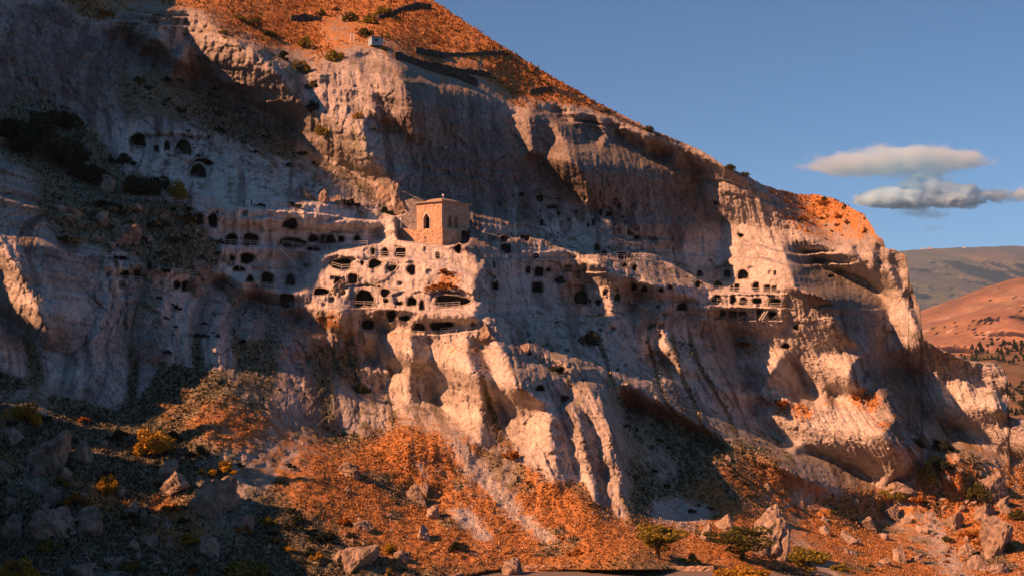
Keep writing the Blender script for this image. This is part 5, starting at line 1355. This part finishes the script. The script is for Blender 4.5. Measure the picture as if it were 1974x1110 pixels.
for px, lab in ((676, 'left one of two white marker posts beside the hut'), (682, 'right one of two white marker posts beside the hut')):
    p = at(px, 78, -0.5); bm = bmesh.new(); add_bar(bm, p - Vector((0, 0, 0.3)), p + Vector((0, 0, 1.5)), 0.42, 0.32); add_bar(bm, p + Vector((0, 0, 1.5)), p + Vector((0, 0, 1.75)), 0.28, 0.22)
    bm_obj('marker_post', bm, MAT_WHITE, None, label=lab, category='post')
# houses far off on the plateau edge
for px, py, w in ((1790, 480, 10), (1776, 481, 6), (1856, 479, 6)):
    y = 18900; p = Vector(((px - CX) / F * y, y - 40, (HY - py) / F * y + CAMZ)); m = y / F
    e = empty('farmhouse', p, label={1790: 'widest white farmhouse on the edge of the far plateau', 1776: 'white farmhouse left of the widest on the far plateau', 1856: 'white farmhouse alone on the right of the far plateau edge'}[px], category='house')
    bm = bmesh.new(); add_box(bm, p + Vector((0, 0, 0.6 * m)), (w * m, 8, 2.2 * m)); child('wall', bm, MAT_WHITE, e)
    bm = bmesh.new()
    vs = [bm.verts.new(p + Vector((sx * w * m * 0.52, sy * 5, 1.7 * m))) for sx, sy in ((-1, -1), (1, -1), (1, 1), (-1, 1))] + [bm.verts.new(p + Vector((sx * w * m * 0.5, 0, 2.6 * m))) for sx in (-1, 1)]
    for f in ((0, 1, 5, 4), (2, 3, 4, 5), (0, 4, 3), (1, 2, 5)): bm.faces.new([vs[i] for i in f])
    child('roof', bm, MAT_ROOF, e)

# ------------------------------------------------------------------ clouds
def cloud(name, px, py, w, h, dens, blobs, lab, seed, nscale):
    y = 42000.0; m = y / F; r = random.Random(seed)
    c = Vector(((px - CX) / F * y, y, (HY - py) / F * y + CAMZ)); bm = bmesh.new()
    bmesh.ops.create_cube(bm, size=1.0)
    for v in bm.verts: v.co = Vector((v.co.x * w * m * 1.25, v.co.y * w * m * 0.7, v.co.z * h * m * 1.5))
    mat = bpy.data.materials.new(name); mat.use_nodes = True; t = mat.node_tree; t.nodes.clear()
    out = t.nodes.new('ShaderNodeOutputMaterial'); pv = t.nodes.new('ShaderNodeVolumePrincipled')
    pv.inputs['Color'].default_value = (0.76, 0.94, 1.0, 1); pv.inputs['Anisotropy'].default_value = 0.1
    tc = t.nodes.new('ShaderNodeTexCoord').outputs['Object']
    total = None
    for bx, bz, bw, bh in blobs:                     # soft ellipsoids, flat below
        mp = t.nodes.new('ShaderNodeMapping'); mp.vector_type = 'TEXTURE'; mp.inputs['Location'].default_value = (bx * w * m, 0, bz * h * m); mp.inputs['Scale'].default_value = (bw * w * m, w * m * 0.32 * min(1, bw * 2.2), bh * h * m)
        t.links.new(tc, mp.inputs['Vector']); ln = t.nodes.new('ShaderNodeVectorMath'); ln.operation = 'LENGTH'; t.links.new(mp.outputs[0], ln.inputs[0])
        d = mth(t, 'SUBTRACT', 1.0, ln.outputs['Value']); total = d if total is None else mth(t, 'SMOOTH_MAX', total, d, 0.25)
    n = noise(t, stretch(t, tc, (1, 1, 1.9)), nscale / (w * m), 6, 0.62)
    dd = mth(t, 'ADD', total, mth(t, 'MULTIPLY', mth(t, 'SUBTRACT', n, 0.50), 2.0))
    dn = t.nodes.new('ShaderNodeMapRange'); dn.inputs['From Min'].default_value = 0.0; dn.inputs['From Max'].default_value = 0.8; dn.inputs['To Max'].default_value = dens; t.links.new(dd, dn.inputs['Value'])
    t.links.new(dn.outputs[0], pv.inputs['Density']); t.links.new(pv.outputs[0], out.inputs['Volume'])
    o = bm_obj('cloud', bm, mat, None, label=lab, category='cloud', kind='thing'); o.location = c
cloud('cloud_high', 1735, 312, 345, 64, 0.0045, [(0.02, 0.0, 0.42, 0.42), (-0.20, -0.10, 0.34, 0.34), (0.26, 0.02, 0.26, 0.30), (0.0, 0.18, 0.26, 0.28)], 'wide grey lens-shaped cloud above the white one', 3, 8)
cloud('cloud_mid', 1778, 370, 285, 80, 0.04, [(0.02, 0.02, 0.20, 0.42), (-0.18, -0.14, 0.24, 0.26), (0.20, -0.10, 0.24, 0.30), (0.06, 0.22, 0.12, 0.26), (-0.34, -0.22, 0.14, 0.14)], 'brightest white puffy cloud over the far plateau', 4, 10)
cloud('cloud_right', 1955, 377, 140, 42, 0.012, [(-0.22, 0.0, 0.22, 0.34), (0.22, 0.04, 0.30, 0.40)], 'small white cloud at the right edge of the sky', 5, 9)
cloud('cloud_low', 1780, 412, 130, 34, 0.0018, [(-0.05, 0.05, 0.36, 0.32), (0.15, -0.1, 0.3, 0.24)], 'thin faint cloud just below the white puffy cloud', 6, 9)
cloud('cloud_wisp', 1800, 440, 66, 20, 0.0011, [(0.0, 0.0, 0.38, 0.36)], 'faintest wisp of cloud above the far plateau', 8, 8)
scene.cycles.volume_step_rate = 1.0; scene.cycles.volume_max_steps = 256

# ------------------------------------------------------------------ air over the valley
bm = bmesh.new(); add_box(bm, (3600, 9900, 770), (16000, 20600, 1900)); 
hz = bpy.data.materials.new('valley_haze'); hz.use_nodes = True; t = hz.node_tree; t.nodes.clear()
out = t.nodes.new('ShaderNodeOutputMaterial'); pv = t.nodes.new('ShaderNodeVolumePrincipled')
pv.inputs['Color'].default_value = (0.42, 0.70, 1.0, 1); pv.inputs['Density'].default_value = 0.00002; pv.inputs['Anisotropy'].default_value = 0.0
t.links.new(pv.outputs[0], out.inputs['Volume'])
bm_obj('haze', bm, hz, None, kind='stuff', label='thin evening haze filling the valley', category='haze')
